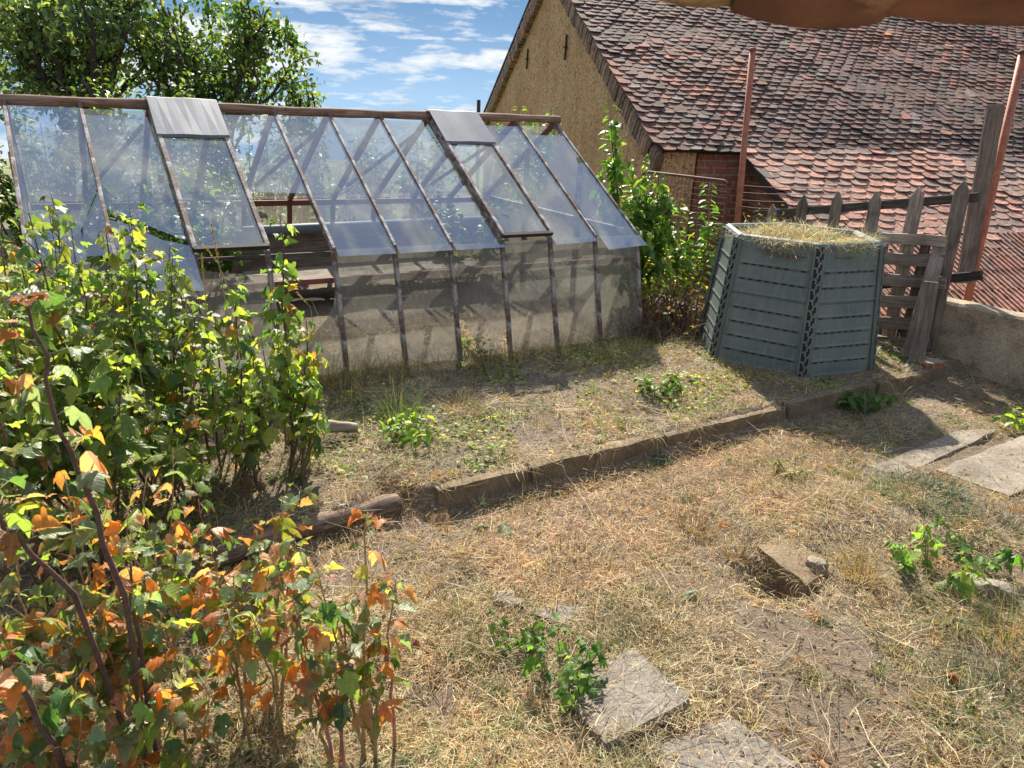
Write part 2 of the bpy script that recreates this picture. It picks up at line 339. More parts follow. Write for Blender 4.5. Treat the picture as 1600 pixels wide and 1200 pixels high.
# ------------------------------------------------------------------ greenhouse
GA = R_(31.5); gax = V3(math.cos(GA), math.sin(GA), -.018); gn = V3(math.sin(GA), -math.cos(GA), 0); GW = .42
E10 = V3(.96, 6.212, .818)
gE = lambda k: E10+gax*GW*(k-10)
gR = lambda k: gE(k)-gn*1.263+V3(0, 0, .797)
def gB(k): p = gE(k)+gn*.192; return V3(p[0], p[1], min(T(p[0], p[1]), .02)-.05)
gRE = lambda k: gE(k)-gn*2.526
def gRB(k): p = gRE(k)-gn*.19; return V3(p[0], p[1], T(p[0], p[1])-.05)
gh = empty('greenhouse', (gB(5)+gRB(5))/2, 'derelict lean greenhouse with dusty broken panes and peeling timber rafters', 'greenhouse')
fnrm = np.cross(gax, gR(0)-gE(0)); fnrm /= np.linalg.norm(fnrm); fnrm *= np.sign(fnrm[2])
wn = np.cross(gax, gE(0)-gB(0)); wn /= np.linalg.norm(wn); wn *= -np.sign(wn[1])
rn = np.cross(gax, gR(0)-gRE(0)); rn /= np.linalg.norm(rn); rn *= np.sign(rn[2])
def quadp(A0, A1, B0, B1, u, v): return (A0*(1-u)+A1*u)*(1-v)+(B0*(1-u)+B1*u)*v
def pane(k, poly, kind, off=0., jit=.004, parent=None, tilt=0.):
    if kind == 'roof': a = (gR(k), gR(k+1), gE(k), gE(k+1)); n = fnrm; mt = 'glass_roof'
    elif kind == 'wall': a = (gE(k), gE(k+1), gB(k), gB(k+1)); n = wn; mt = 'glass_wall'
    elif kind == 'rroof': a = (gR(k), gR(k+1), gRE(k), gRE(k+1)); n = rn; mt = 'glass_roof'
    else: a = (gRE(k), gRE(k+1), gRB(k), gRB(k+1)); n = -wn; mt = 'glass_wall'
    V = [quadp(*a, u, v)+n*(off+random.uniform(-1, 1)*jit+tilt*v) for u, v in poly]
    c = sum(V)/len(V)
    # a fan keeps slightly warped panes faceted like old glass
    return mesh('glass_pane', np.array(V), [tuple(range(len(V)))], mt, parent or gh)
full = [(.03, .04), (.97, .04), (.97, 1.06), (.03, 1.06)]
roofp = {0: [[(.03, .04), (.97, .04), (.97, .60), (.66, .84), (.66, 1.03), (.03, 1.03)], [(.97, .63), (.97, 1.0), (.62, 1.0), (.69, .83)]],
         1: [[(.03, .09), (.97, .09), (.97, .93), (.55, .84), (.03, .72)], [(.03, .80), (.3, .84), (.62, .93), (.97, .97), (.97, 1.22), (.03, 1.2)]],
         3: [[(.03, .05), (.97, .05), (.97, .64), (.5, .63), (.03, .615)]],
         8: [[(.03, .06), (.97, .06), (.97, 1.05), (.03, 1.06)]], 9: [[(.03, .14), (.97, .14), (1.04, 1.10), (.08, 1.12)]]}
for k in range(10):
    if k in (2, 7): continue
    for i, pl in enumerate(roofp.get(k, [full])): pane(k, pl, 'roof', .012+.02*i)
wallp = {3: [(.04, .60), (.25, .635), (.5, .60), (.75, .50), (.9, .40), (.96, .28), (.96, 1), (.04, 1)],
         6: [(.04, .02), (.96, .02), (.96, .70), (.86, .78), (.72, 1.), (.45, 1.), (.30, .80), (.14, .62), (.04, .60)],
         2: [(.04, .1), (.96, .16), (.96, 1), (.04, 1)]}
for k in range(10): pane(k, wallp.get(k, [(.04, .01), (.96, .01), (.96, 1), (.04, 1)]), 'wall', .006)
for k in range(10):
    if k not in (3,): pane(k, [(.03, .05), (.97, .05), (.97, 1.0), (.03, 1.0)] if k % 4 else [(.03, .3), (.97, .22), (.97, 1), (.03, 1)], 'rroof', .01)
    pane(k, [(.03, .0), (.97, .0), (.97, .42), (.03, .42)], 'rwall', .006)
# ridge pole, rafters, stiles
mb = MB(); d0 = gR(-.12)+V3(0, 0, .004); d1 = gR(10.12)+V3(0, 0, .028)
pts = [d0+(d1-d0)*t+V3(0, 0, .006*math.sin(9*t)) for t in np.linspace(0, 1, 24)]
mb = MB(); mb.tube([(p-d0) for p in pts], [.046+.004*math.sin(i*1.7) for i in range(24)], 9)
# ridge pole built along its own axis so grain follows
def log(name, P, rads, mat, parent=None, n=9, wob=.0):
    P = np.array(P, float); p, q = P[0], P[-1]; x = (q-p)/np.linalg.norm(q-p); u = V3(0, 0, 1) if abs(x[2]) < .9 else V3(0, 1, 0)
    y = np.cross(u, x); y /= np.linalg.norm(y); z = np.cross(x, y); B = np.stack([x, y, z]); loc = (P-p)@B.T
    b = MB(); vs = []; fs = []; k = len(P)
    for i in range(k):
        for j in range(n):
            r = rads[i]*(1+random.uniform(-wob, wob)); a = 2*math.pi*j/n; vs.append(loc[i]+V3(0, r*math.cos(a), r*math.sin(a)))
    for i in range(k-1): fs += [(i*n+j, i*n+(j+1) % n, (i+1)*n+(j+1) % n, (i+1)*n+j) for j in range(n)]
    fs += [tuple(range(n-1, -1, -1)), tuple((k-1)*n+j for j in range(n))]
    me = bpy.data.meshes.new(name); me.from_pydata([tuple(map(float, v)) for v in vs], [], fs); fin(me, mat, None, None, False)
    me.polygons.foreach_set('use_smooth', np.array([len(f) == 4 for f in fs])); me.update()
    o = bpy.data.objects.new(name, me); COL.objects.link(o); Mx = Matrix(((x[0], y[0], z[0], p[0]), (x[1], y[1], z[1], p[1]), (x[2], y[2], z[2], p[2]), (0, 0, 0, 1)))
    if parent is not None: o.parent = parent; Mx = Matrix.Translation(-Vector(LOC[parent.name])) @ Mx; LOC[o.name] = LOC[parent.name]
    else: LOC[o.name] = p
    o.matrix_local = Mx; return o
log('ridge_beam', pts, [.034+.004*math.sin(i*1.7) for i in range(24)], 'ridge_wood', gh, 10, .04)
for k in range(11):
    beam('rafter', gR(k)-fnrm*.0, gE(k)-fnrm*.0+(gE(k)-gR(k))*.01, .023, .045, 'paint_wood', gh, fnrm, .003, 1, 0, .0015)
    beam('wall_post', gE(k)+wn*.004, gB(k)+wn*.004, .027, .04, 'paint_wood', gh, wn, .003, 1, 0, .002)
    beam('rear_rafter', gR(k), gRE(k), .034, .05, 'red_rail', gh, rn, .003)
    beam('rear_post', gRE(k), gRB(k), .036, .045, 'red_rail', gh, gn, .003)
up = lambda z: V3(0, 0, z)
beam('rail', gE(-.03)+(gB(0)-gE(0))*.22-wn*.045, gE(10.03)+(gB(10)-gE(10))*.22-wn*.045, .03, .035, 'red_rail', gh, (0, 0, 1), .003)
beam('eave_plate', gE(-.03)-wn*.05-up(.03), gE(10.03)-wn*.05-up(.03), .025, .025, 'dark_wood', gh, (0, 0, 1), .003)
beam('rear_plate', gRE(-.03)-up(.03), gRE(10.03)-up(.03), .05, .05, 'red_rail', gh, (0, 0, 1), .003)
beam('sill', gB(-.03)+wn*.0+up(.04), gB(10.03)+up(.04), .05, .05, 'dark_wood', gh, (0, 0, 1), .003)
pr = lambda k, z: V3(*(gRB(k)+gn*.42)[:2], z)
mb = MB(); mb.tube([pr(-.0, .62), pr(5, .615), pr(9.7, .60)], .05, 12); mb.build('heating_pipe', 'zinc', gh, True)
beam('rear_board', pr(0, .40)-gn*.1, pr(9.8, .38)-gn*.1, .02, .34, 'grey_wood', gh, (0, 0, 1), .003)
beam('bench_top', pr(3.6, .30)+gn*.5, pr(9.4, .29)+gn*.5, .5, .025, 'grey_wood', gh, (0, 0, 1), .003)
# end frames
for k, s in ((0, -1), (10, 1)):
    o_ = gax*.0
    top = gR(k); mid = (gE(k)+gRE(k))/2
    for f in (-.35, .35):
        p = mid-gn*1.263*f*2*.5+o_; zt = gE(k)[2]+.797*(1-abs(f)); b = V3(p[0], p[1], T(p[0], p[1])-.05)
        beam('end_post', V3(p[0], p[1], zt), b, .04, .04, 'paint_wood', gh, gax, .003)
    beam('end_rail', gE(k), gRE(k), .04, .045, 'paint_wood', gh, (0, 0, 1), .003)
    V = [gE(k), gR(k), gRE(k)]; mesh('glass_pane', np.array(V)-gax*.01*s, [(0, 1, 2)], 'glass_roof', gh)
    V = [gB(k), gE(k), gRE(k), gRB(k)]; mesh('glass_pane', np.array(V)-gax*.01*s, [(0, 1, 2, 3)], 'glass_wall', gh)
# diagonal stays under the ridge
for k in (1, 4, 6, 8):
    beam('stay', gR(k+.9)+(gRE(k+.9)-gR(k+.9))*.12-rn*.04, gRE(k+.1)*.75+gR(k+.1)*.25-rn*.04, .02, .03, 'paint_wood', gh, rn, .002)
# vent sashes with zinc covers over the ridge
for k in (2, 7):
    hd = fnrm*.045; u = [.02, .98]
    P = lambda uu, vv, o=0.: quadp(gR(k), gR(k+1), gE(k), gE(k+1), uu, vv)+fnrm*(.045+o)
    fr = beam('vent_sash', P(-.02, 1.0), P(1.02, 1.0), .03, .03, 'iron', gh, fnrm, .002)
    for uu in (0., 1.): beam('sash_stile', P(uu, .06), P(uu, 1.0), .028, .03, 'paint_wood', gh, fnrm, .002)
    mesh('glass_pane', np.array([P(.03, .1), P(.97, .1), P(.97, .99), P(.03, .99)]), [(0, 1, 2, 3)], 'glass_roof', gh)
    b = MB(); nu, nv = 9, 5; vs = []; prof = [(-.02, .0, .012), (.015, .030, .012), (.268, .024, .0), (.274, .008, .0)]
    for (v, o, zz) in prof:
        for i in range(nu):
            uu = -.04+1.08*i/(nu-1); vs.append(quadp(gR(k), gR(k+1), gE(k), gE(k+1), uu, v)+ fnrm*(o + .04 + .0022*math.sin(9*uu + v*9 + k)) + V3(0, 0, zz))
    fs = [(j*nu+i, j*nu+i+1, (j+1)*nu+i+1, (j+1)*nu+i) for j in range(len(prof)-1) for i in range(nu-1)]
    b.add(vs, fs); o = b.build('zinc_cover', 'zinc', gh, False); sm = o.modifiers.new('thick', 'SOLIDIFY'); sm.thickness = .006; sm.offset = -1
    beam('cover_batten', P(-.02, .245, -.005), P(1.02, .245, -.005), .03, .04, 'dark_wood', gh, fnrm, .002)

# ------------------------------------------------------------------ composter
def composter():
    c = V3(2.125, 5.76, 0); Rb, Rt, z0, z1 = .685, .585, -.06, .93
    root = empty('composter', c, 'large six sided grey green plastic composter heaped with dry cuttings', 'composter')
    SQ = V3(.35, .937, 0); va = [R_(264+60*i) for i in range(6)]
    def vert(i, t, inset=0.): r = Rb+(Rt-Rb)*t-inset; a = va[i % 6]; e_ = V3(r*math.cos(a), r*math.sin(a), 0); e_ = e_ - SQ*np.dot(e_, SQ)*.14; return V3(c[0]+e_[0], c[1]+e_[1], z0+(z1-z0)*t)
    # height fractions of grooves, from the top
    gro = [.815-.1085*i for i in range(8)]
    for i in range(6):
        b = MB(); P = lambda s, t, o=0.: vert(i, t)*(1-s)+vert(i+1, t)*s+nrm*o
        A, B_, C_ = vert(i, 0), vert(i+1, 0), vert(i, 1); nrm = np.cross(B_-A, C_-A); nrm /= np.linalg.norm(nrm)
        if np.dot(nrm, A-c) < 0: nrm = -nrm
        mL, mR = .10, .90
        # sheet cells: margins flat, slats as clapboards (bottom edge proud) with a recess line under each
        rows = []; t_prev = 1.0; prof = [(1.0, -.055), (1.015, -.04), (1.018, -.02), (1.008, -.002), (.985, .004)]
        lines = [(t, o, o) for t, o in prof]
        for j, g in enumerate(gro):
            fullw = (j == 2)
            lines += [(g+.02, .006, .004), (g+.004, .011 if not fullw else .010, .004 if not fullw else .010), (g, .010 if not fullw else .009, .004 if not fullw else .009), (g-.002, -.003, .004 if not fullw else -.003), (g-.012, -.003, .004 if not fullw else -.003), (g-.017, .003, .004)]
        lines += [(0., .006, .004)]
        ss = [0., mL-.012, mL, .5, mR, mR+.012, 1.]
        vs = []; 
        for (t, oc, om) in lines:
            for s in ss: vs.append(P(s, t, oc if mL-.001 <= s <= mR+.001 else om))
        n = len(ss); fs = [(r*n+q, r*n+q+1, (r+1)*n+q+1, (r+1)*n+q) for r in range(len(lines)-1) for q in range(n-1)]
        b.add(vs, fs)
        for j, g in enumerate(gro):      # vent slots in the recess
            if j == 2: continue
            for s in np.linspace(mL+.03, mR-.08, 8):
                if random.random() < .12: continue
                b.add([P(s, g-.004, .001), P(s+.055, g-.004, .001), P(s+.05, g-.0125, .001), P(s, g-.0125, .001)], [(0, 1, 2, 3)], 1)
        for s in (.22, .5, .78):         # small lifting lugs at the rim
            b.box(P(s, .985, .008), (vert(i+1, 1)-vert(i, 1))/1.*.05, nrm*.006, V3(0, 0, .008))
        b.build('panel', ['plastic', 'slot'], root)
        # inner skin
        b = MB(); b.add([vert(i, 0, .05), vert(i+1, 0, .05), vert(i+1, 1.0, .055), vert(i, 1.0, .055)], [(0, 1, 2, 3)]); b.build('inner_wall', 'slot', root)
        # interlocking corner seam
        b = MB(); a = va[i]; rad = V3(math.cos(a), math.sin(a), 0); tan = V3(-math.sin(a), math.cos(a), 0); upv = vert(i, 1)-vert(i, 0); L = np.linalg.norm(upv); upv /= L
        cen = lambda t, o: vert(i, t)+rad*o
        b.box((vert(i, 0)+vert(i, .99))/2+rad*.001, tan*.030, rad*.008, upv*L*.495, 1)
        for q in range(26):
            t = .02+q*.0375; sd = 1 if q % 2 else -1
            b.box(cen(t, .010)+tan*sd*.014, tan*.013, rad*.007, upv*.007, 0)
            b.box(cen(t+.018, .010)-tan*sd*.004, tan*.006, rad*.007, upv*.013, 0)
            if q % 2: b.box(cen(t+.012, .010)+tan*.021, tan*.005, rad*.006, upv*.012, 0)
        for sd in (-1, 1): b.box((vert(i, 0)+vert(i, .99))/2+tan*sd*.034+rad*.0, tan*.006, rad*.010, upv*L*.495, 0)
        b.build('corner_seam', ['plastic', 'slot'], root)
    return c, root
BC, bin_root = composter()

# ------------------------------------------------------------------ tiled roofs
def tiles(name, O, ex, ey, nrm, length, width, tw, exp_, cols, mat, parent, kind='beaver', skip=None, sag=.03, shape=None, thick=.0135, jit=1.):
    """courses of single tiles; O top-left, ex along, ey down the slope"""
    b = MB(); nr = int(length/exp_)+1; nc = int(width/tw)+2; TL = exp_*2.1
    if kind == 'beaver':
        arc = [(-.5, -.84), (-.43, -.92), (-.24, -.985), (0, -1.0), (.24, -.985), (.43, -.92), (.5, -.84)]
        out = [(-.5, 0), *arc, (.5, 0)]
    else: out = [(-.5, 0), (-.5, -1), (.5, -1), (.5, 0)]
    for r in range(nr):
        for cc in range(nc):
            s = (cc+(.5 if r % 2 else 0)-.3)*tw+random.gauss(0, .006)*jit; d = r*exp_+random.gauss(0, .008)*jit+.022*(float(vn(s, r*.3, 1.1, 3))-.5)
            if s < -.5*tw-.04 or s > width+.5*tw or d > length+.05: continue
            if shape and not shape(s, d): continue
            if skip and random.random() < skip: continue
            ra = random.gauss(0, .016)*jit; ca, sa = math.cos(ra), math.sin(ra); lift = abs(random.gauss(0, .004))*jit; tl = thick*1.55+random.gauss(0, .003)*jit; w = tw*random.uniform(.95, 1.0)
            h = sag*(float(fb(s, d, .7, 4))-.5)*2 + .012*(float(vn(s, d, 2.3, 9))-.5)
            t_ = min(.999, max(0, random.random()*.55+.9*(float(fb(s, d, .9, 23, 4))-.5)+.24)); acc = 0
            for wgt, c1 in cols:
                acc += wgt
                if t_ <= acc: break
            k = random.uniform(.75, 1.3); col = tuple(x*k for x in c1)
            base = O+ex*s+ey*d; vs = []; side = random.gauss(0, .026)*jit
            for lev in (1, 0):
                for (x, y) in out:
                    X = x*w*ca-y*TL*sa*0+0; Y = -y*TL; X, Y = x*w*ca-(Y)*sa, x*w*sa+Y*ca
                    bow = .006*(1-(2*x)**2)
                    vs.append(base+ex*X+ey*(Y-TL+exp_)+nrm*(h+lift+tl*(-y)+thick*lev+x*w*side+bow))
            n = len(out); fs = [tuple(range(n)), tuple(range(2*n-1, n-1, -1))]+[((i+1) % n, i, n+i, n+(i+1) % n) for i in range(n)]
            b.add(vs, fs, 0, col)
            if kind == 'rib':
                for x in (-.36, 0., .36):
                    p0 = base+ex*(x*w)+ey*(exp_-TL*.98)+nrm*(h+lift+thick*1.); p1 = base+ex*(x*w)+ey*exp_+nrm*(h+lift+tl+thick*1.)
                    b.box((p0+p1)/2+nrm*.006, ex*.011, (p1-p0)/2, nrm*.012, 0, col)
    return b.build(name, mat, parent)

HY = R_(16); hax = V3(math.cos(HY), math.sin(HY), 0); hn = V3(-math.sin(HY), math.cos(HY), 0)     # along the ridge / into the depth
HS = 9/8.; HC = V3(1.457*HS, 9.0, CAMH-(CAMH-1.392)*HS); HW = 7.889*HS; HR = 2.288*HS; HL = 15.
house = empty('barn', HC*V3(1, 1, 0)+V3(0, 0, -1.2), 'old barn with clay plastered gable and sagging weathered tile roof', 'barn')
hz = up
# walls: gable (pentagon slab), long front wall, far gable, rear
def slab(name, pts, thick_vec, mat, parent, bevel=0):
    pts = [np.array(p, float) for p in pts]; n = len(pts); t = np.array(thick_vec, float)
    return mesh(name, pts+[p+t for p in pts], [tuple(range(n)), tuple(range(2*n-1, n-1, -1))]+[((i+1) % n, i, n+i, n+(i+1) % n) for i in range(n)], mat, parent, None, None, False, None, bevel)
gz = V3(0, 0, -1.2-HC[2])
slab('gable_wall', [HC+gz, HC, HC+hn*HW/2+hz(HR), HC+hn*HW, HC+hn*HW+gz], hax*.4, 'plaster', house)
slab('gable_wall', [HC+hax*HL+gz, HC+hax*HL, HC+hax*HL+hn*HW/2+hz(HR), HC+hax*HL+hn*HW, HC+hax*HL+hn*HW+gz], -hax*.4, 'plaster', house)
o = slab('front_wall', [HC+hax*.42+gz-hn*.02, HC+hax*(HL-.42)+gz-hn*.02, HC+hax*(HL-.42)-hn*.02-hz(.05), HC+hax*.42-hn*.02-hz(.05)], hn*.35, 'brick', house)
slab('rear_wall', [HC+hn*HW+hax*.42+gz, HC+hn*HW+hax*(HL-.42)+gz, HC+hn*HW+hax*(HL-.42)-hz(.05), HC+hn*HW+hax*.42-hz(.05)], -hn*.35, 'plaster', house)
sl = V3(*(hn*HW/2+hz(HR))); SL = np.linalg.norm(sl); dn = -sl/SL; rnrm = np.cross(hax, sl/SL); rnrm *= np.sign(rnrm[2])
dnr = V3(*(hn*HW/2-hz(HR)))/SL; rn2 = np.cross(hax, dnr); rn2 *= np.sign(rn2[2])
apex = HC+hn*HW/2+hz(HR)
pal_old = [(.36, (.065, .042, .035)), (.37, (.14, .074, .056)), (.03, (.18, .145, .125)), (.17, (.26, .108, .072)), (.07, (.42, .17, .10))]
pal_lean = [(.15, (.11, .085, .075)), (.30, (.25, .155, .12)), (.40, (.38, .19, .135)), (.15, (.45, .28, .21))]
RO = apex+rnrm*.05-hax*.06
tiles('roof', RO, hax, dn, rnrm, SL+.16, HL, .168, .106, pal_old, 'tile', house, sag=.06)
slab('rear_roof', [apex+rn2*.1-hax*.06, apex+rn2*.1+hax*HL, apex+rn2*.1+hax*HL+dnr*(SL+.2), apex+rn2*.1-hax*.06+dnr*(SL+.2)], -rn2*.06, 'tile', house)
slab('roof_boarding', [apex+hax*.0, apex+hax*HL, apex+hax*HL+dn*(SL+.02), apex+dn*(SL+.02)], -rnrm*.05, 'dark_wood', house)
b = MB(); b.tube([apex+rnrm*.03+hz(.08)-hax*.05, apex+hz(.1)+hax*HL], .12, 8, col=(.2, .1, .07)); b.build('ridge_tiles', 'tile', house)
# verge bricks capping the gable on both slopes
b = MB()
for (dd, nn_, off) in ((dn, rnrm, 0), (dnr, rn2, 0)):
    q = .04; i = 0
    while q < SL+.1:
        th = random.uniform(.07, .09); off_n = random.uniform(-.137, -.113); cen = apex + dd*q + nn_*off_n - hax*random.uniform(.02, .035)
        k = random.uniform(.7, 1.3); col = random.choice([(.36, .20, .14), (.27, .17, .12), (.42, .25, .17), (.24, .18, .14)]); col = tuple(x*k for x in col)
        # a brick on edge, rounded at its outer end
        n = 6; prof = [(-.15, -.03), (-.15, .07)]+[(.05+.05*math.cos(a), .02+.05*math.sin(a)) for a in np.linspace(1.57, -1.57, n)]
        vs = []; t2 = th*.40
        for sgn in (-1, 1): vs += [cen+nn_*y*1.0-hax*(x)+dd*sgn*t2 for y, x in [(p[0], p[1]) for p in prof]]
        m_ = len(prof); b.add(vs, [tuple(range(m_)), tuple(range(2*m_-1, m_-1, -1))]+[((j+1) % m_, j, m_+j, m_+(j+1) % m_) for j in range(m_)], 0, col)
        q += th*1.04
b.build('verge_bricks', 'tile', house, bevel=.006)
# iron wall ties on the gable
gn0 = -hax
for (x0, y0, x1, y1) in ((827, 76, 825, 108), (888, 54, 885, 94)):
    a = PL(x0, y0, HC, hax)-hax*.025; c_ = PL(x1, y1, HC, hax)-hax*.025
    b = MB(); b.tube([a, (a+c_)/2, c_], .016, 6); mid = (a+c_)/2; b.tube([mid+hax*.04, mid-hax*.03, mid-hax*.04-hn*.12], .014, 6); b.build('wall_tie', 'iron', house)
# ------------------------------------------------------------------ lean-to
LT0 = HC+hax*1.05-hz(.02)-hn*.05
def lean():
    LWid = 3.95; slope = R_(25.5); ld = -hn*math.cos(slope)-hz(math.sin(slope)); ln = np.cross(hax, -ld); ln *= np.sign(ln[2]); LL = 3.1
    root = empty('lean_to', LT0+ld*1.5+V3(0, 0, -1.2-(LT0+ld*1.5)[2]), 'low tiled lean-to roof of reddish tiles against the barn', 'shed')
    O = LT0+ln*.05
    tiles('roof', O, hax, ld, ln, 2.05, LWid, .195, .135, pal_lean, 'tile_red', root, sag=.05)
    tiles('ribbed_roof', O+ld*2.08+ln*.0, hax, ld, ln, LL-2.08, LWid, .20, .30, pal_lean[1:3]+[(.4, (.28, .15, .11))], 'tile_red', root, 'rib', sag=.03, jit=.4)
    slab('roof_boarding', [LT0+ln*.0, LT0+hax*LWid, LT0+hax*LWid+ld*LL, LT0+ld*LL], -ln*.03, 'dark_wood', root)
    for s in (0, 1):
        q = LT0+hax*(LWid*s+(.04 if s else -.04)); beam('verge_board', q-ln*.05, q+ld*LL-ln*.05, .035, .14, 'dark_wood', root, ln, .004)
    b0 = LT0+ld*LL
    for s in np.linspace(0.05, .95, 4):
        p = b0+hax*LWid*s-ld*.2; beam('post', p-up(.05), V3(p[0], p[1], -1.3), .1, .1, 'dark_wood', root, hax)
    # side cheek of brick
    p0 = LT0+hax*.08; p1 = LT0+ld*1.3+hax*.08; zb = -1.2
    slab('side_wall', [p0-up(.12), p1-up(.12), V3(p1[0], p1[1], zb), V3(p0[0], p0[1], zb)], hax*.2, 'brick', root)
    beam('beam', LT0+hax*(LWid+.05)-up(.10)-hn*.1, LT0+hax*(LWid+4)-up(.05)-hn*.1, .12, .14, 'dark_wood', root, (0, 0, 1))
lean()

# ------------------------------------------------------------------ concrete wall, fence, poles
def wall_obj():
    b = MB(); A = g3(1447, 572); A = V3(WA[0], WA[1], 0); dirw = V3(-WD[0], -WD[1], 0)
    n = 26; vs = []; L = 2.6
    for i in range(n+1):
        t = i/n*L; p = A+dirw*t+V3(0, 0, 0); z1 = .43+.03*(float(fb(t, 0, 3, 2))-.5)+.02*t*0
        zz = PATHZ-.25
        f0 = V3(-WN[0], -WN[1], 0)*.02*(float(fb(t, 3, 4, 6))-.5)
        for (o, z, q) in ((0, zz, 0), (0, zz+.3, 1), (0, z1-.02, 1), (.015, z1, 1), (.155, z1+.005, 0), (.17, z1-.02, 0), (.17, zz-.9, 0)):
            vs.append(V3(p[0], p[1], 0)+V3(WN[0], WN[1], 0)*o+f0*q+V3(0, 0, z))
    m_ = 7; fs = [(i*m_+j, i*m_+j+1, (i+1)*m_+j+1, (i+1)*m_+j) for i in range(n) for j in range(m_-1)]+[tuple(range(m_-1, -1, -1)), tuple(n*m_+j for j in range(m_))]
    b.add(vs, fs); o = b.build('concrete_wall', 'wall'); tag(o, 'low stained concrete wall at the right edge of the garden', 'wall')
wall_obj()
def fl(px, off=0.):       # point of the fence line under an image column (at mid height of the fence)
    best = None
    for t in np.linspace(-1, 5, 1201):
        p = WA+WD*t+WN*off; v = V3(p[0], p[1], .6)-CAM; x = 800+F*(v@cr)/(v@fw)
        if best is None or abs(x-px) < best[0]: best = (abs(x-px), t, p)
    return best[1], best[2]
WD3 = V3(WD[0], WD[1], 0); WN3 = V3(WN[0], WN[1], 0)
fence = empty('picket_fence', V3(*fl(1350)[1], -.1), 'weathered grey picket fence with pointed tops behind the composter', 'fence')
for (px, ptop, w, ln_) in ((1197, 318, .085, .02), (1243, 303, .09, -.01), (1290, 297, .09, .03), (1346, 296, .095, .04), (1404, 289, .10, .05), (1466, 279, .105, .06)):
    t, p = fl(px); top = PL(px, ptop, V3(p[0], p[1], 0), WN3); bot = V3(p[0]-WD[0]*ln_*.8, p[1]-WD[1]*ln_*.8, -.2); top = V3(p[0]+WD[0]*ln_*-.4, p[1]+WD[1]*ln_*-.4, top[2])
    beam('picket', bot, top, w*1.12, .024, 'grey_wood', fence, WN3, .003, .93, .08, .003, 5)
def fpt(px, py, off=.03): return PL(px, py, V3(*WA, 0)+WN3*off, WN3)
beam('rail', fpt(1178, 336), fpt(1530, 308), .035, .07, 'dark_wood', fence, (0, 0, 1), .003)
beam('rail', fpt(1300, 452), fpt(1535, 430), .035, .07, 'dark_wood', fence, (0, 0, 1), .003)
pal = empty('wooden_pallet', V3(*fl(1425, -.04)[1], -.1), 'broken slatted wooden pallet standing between composter and concrete wall', 'pallet')
for (y0, y1, h) in ((371, 377, .085), (402, 409, .095), (436, 442, .10), (469, 474, .10), (503, 506, .10), (534, 537, .10)):
    beam('slat', fpt(1352, y0, -.045), fpt(1478 if y0 < 460 else 1452, y1, -.045), .022, h, 'grey_wood', pal, (0, 0, 1), .003, random.uniform(.92, 1.05), 0, .004)
for x0 in (1380, 1446): a = fpt(x0+4, 368, -.02); beam('upright', V3(a[0], a[1], -.15), a, .035, .07, 'brown_wood', pal, WD3, .003)
lb = empty('leaning_board', g3(1420, 566, -.05), 'weathered board leaning on the pallet with its top in the sun', 'board')
a = g3(1416, 560, -.1); beam('plank', V3(a[0], a[1], -.12), D(1474, 372, a[1]+.28), .03, .105, 'grey_wood', lb, (1, -.8, .2), .004, 1, 0, .004)
a = g3(1424, 566, -.12); tag(beam('short_board', V3(a[0]-.0, a[1]-.08, -.14), D(1455, 440, a[1]+.02), .03, .11, 'grey_wood', None, (1, -.8, .2), .004, .9, 0, .004), 'shorter brown board leaning in front of the weathered board', 'board')
# rusty red poles
def pole(name, base, top, r, label, cap=True):
    e = empty(name, base, label, 'pole', 'rusty red fence poles'); d = np.array(top)-np.array(base)
    b = MB(); b.tube([np.array(base)-up(.2), base+d*.5, top], r, 14); b.build('shaft', 'rust_red', e, True)
    b = MB(); dd = d/np.linalg.norm(d); b.tube([top-dd*.01, top+dd*.012, top+dd*.02], [r*1.12, r*1.12, r*.6], 14); b.build('cap', 'rust', e, True)
    return e
t, p = fl(1158); tp = PL(1176, 78, V3(p[0], p[1], 0), V3(0, 1, 0)); pole('metal_pole', V3(p[0]-.02, p[1], -.1), tp, .028, 'rusty red metal pole standing behind the composter')
t, p = fl(1517, .26); base = V3(p[0], p[1], -.3); bp = PL(1512, 470, base, V3(0, 1, 0)); tp = PL(1599, 82, base, V3(0, 1, 0)); pole('metal_pole', bp+(bp-tp)*.35, tp, .030, 'rusty red metal pole with tall plank behind the concrete wall')
pk0 = PL(1506, 442, base-V3(0, .06, 0), V3(0, 1, 0)); pk1 = PL(1556, 163, base-V3(0, .06, 0), V3(0, 1, 0))
tag(beam('tall_plank', pk0, pk1, .03, .125, 'grey_wood', None, (0.25, -1, 0) if False else (1, 0, 0), .004, 1, .03, .004), 'tall dark weathered plank strapped to the right red pole', 'plank')
# wires
wb = empty('wire_fencing', V3(*fl(1200)[1], 0), 'thin sagging wire strands tied to the red pole behind pickets', 'wire')
for i, (y0, y1) in enumerate(((289, 292), (300, 301), (312, 313), (322, 326))):
    a = fpt(1152, y0, .05); c_ = fpt(1310+random.randint(-30, 60), y1, .05); m_ = (a+c_)/2-up(.02); b = MB(); b.tube([a, a*.6+m_*.4-up(.005), m_, m_*.4+c_*.6-up(.005), c_], .0035, 4); b.build('strand', 'rust', wb)
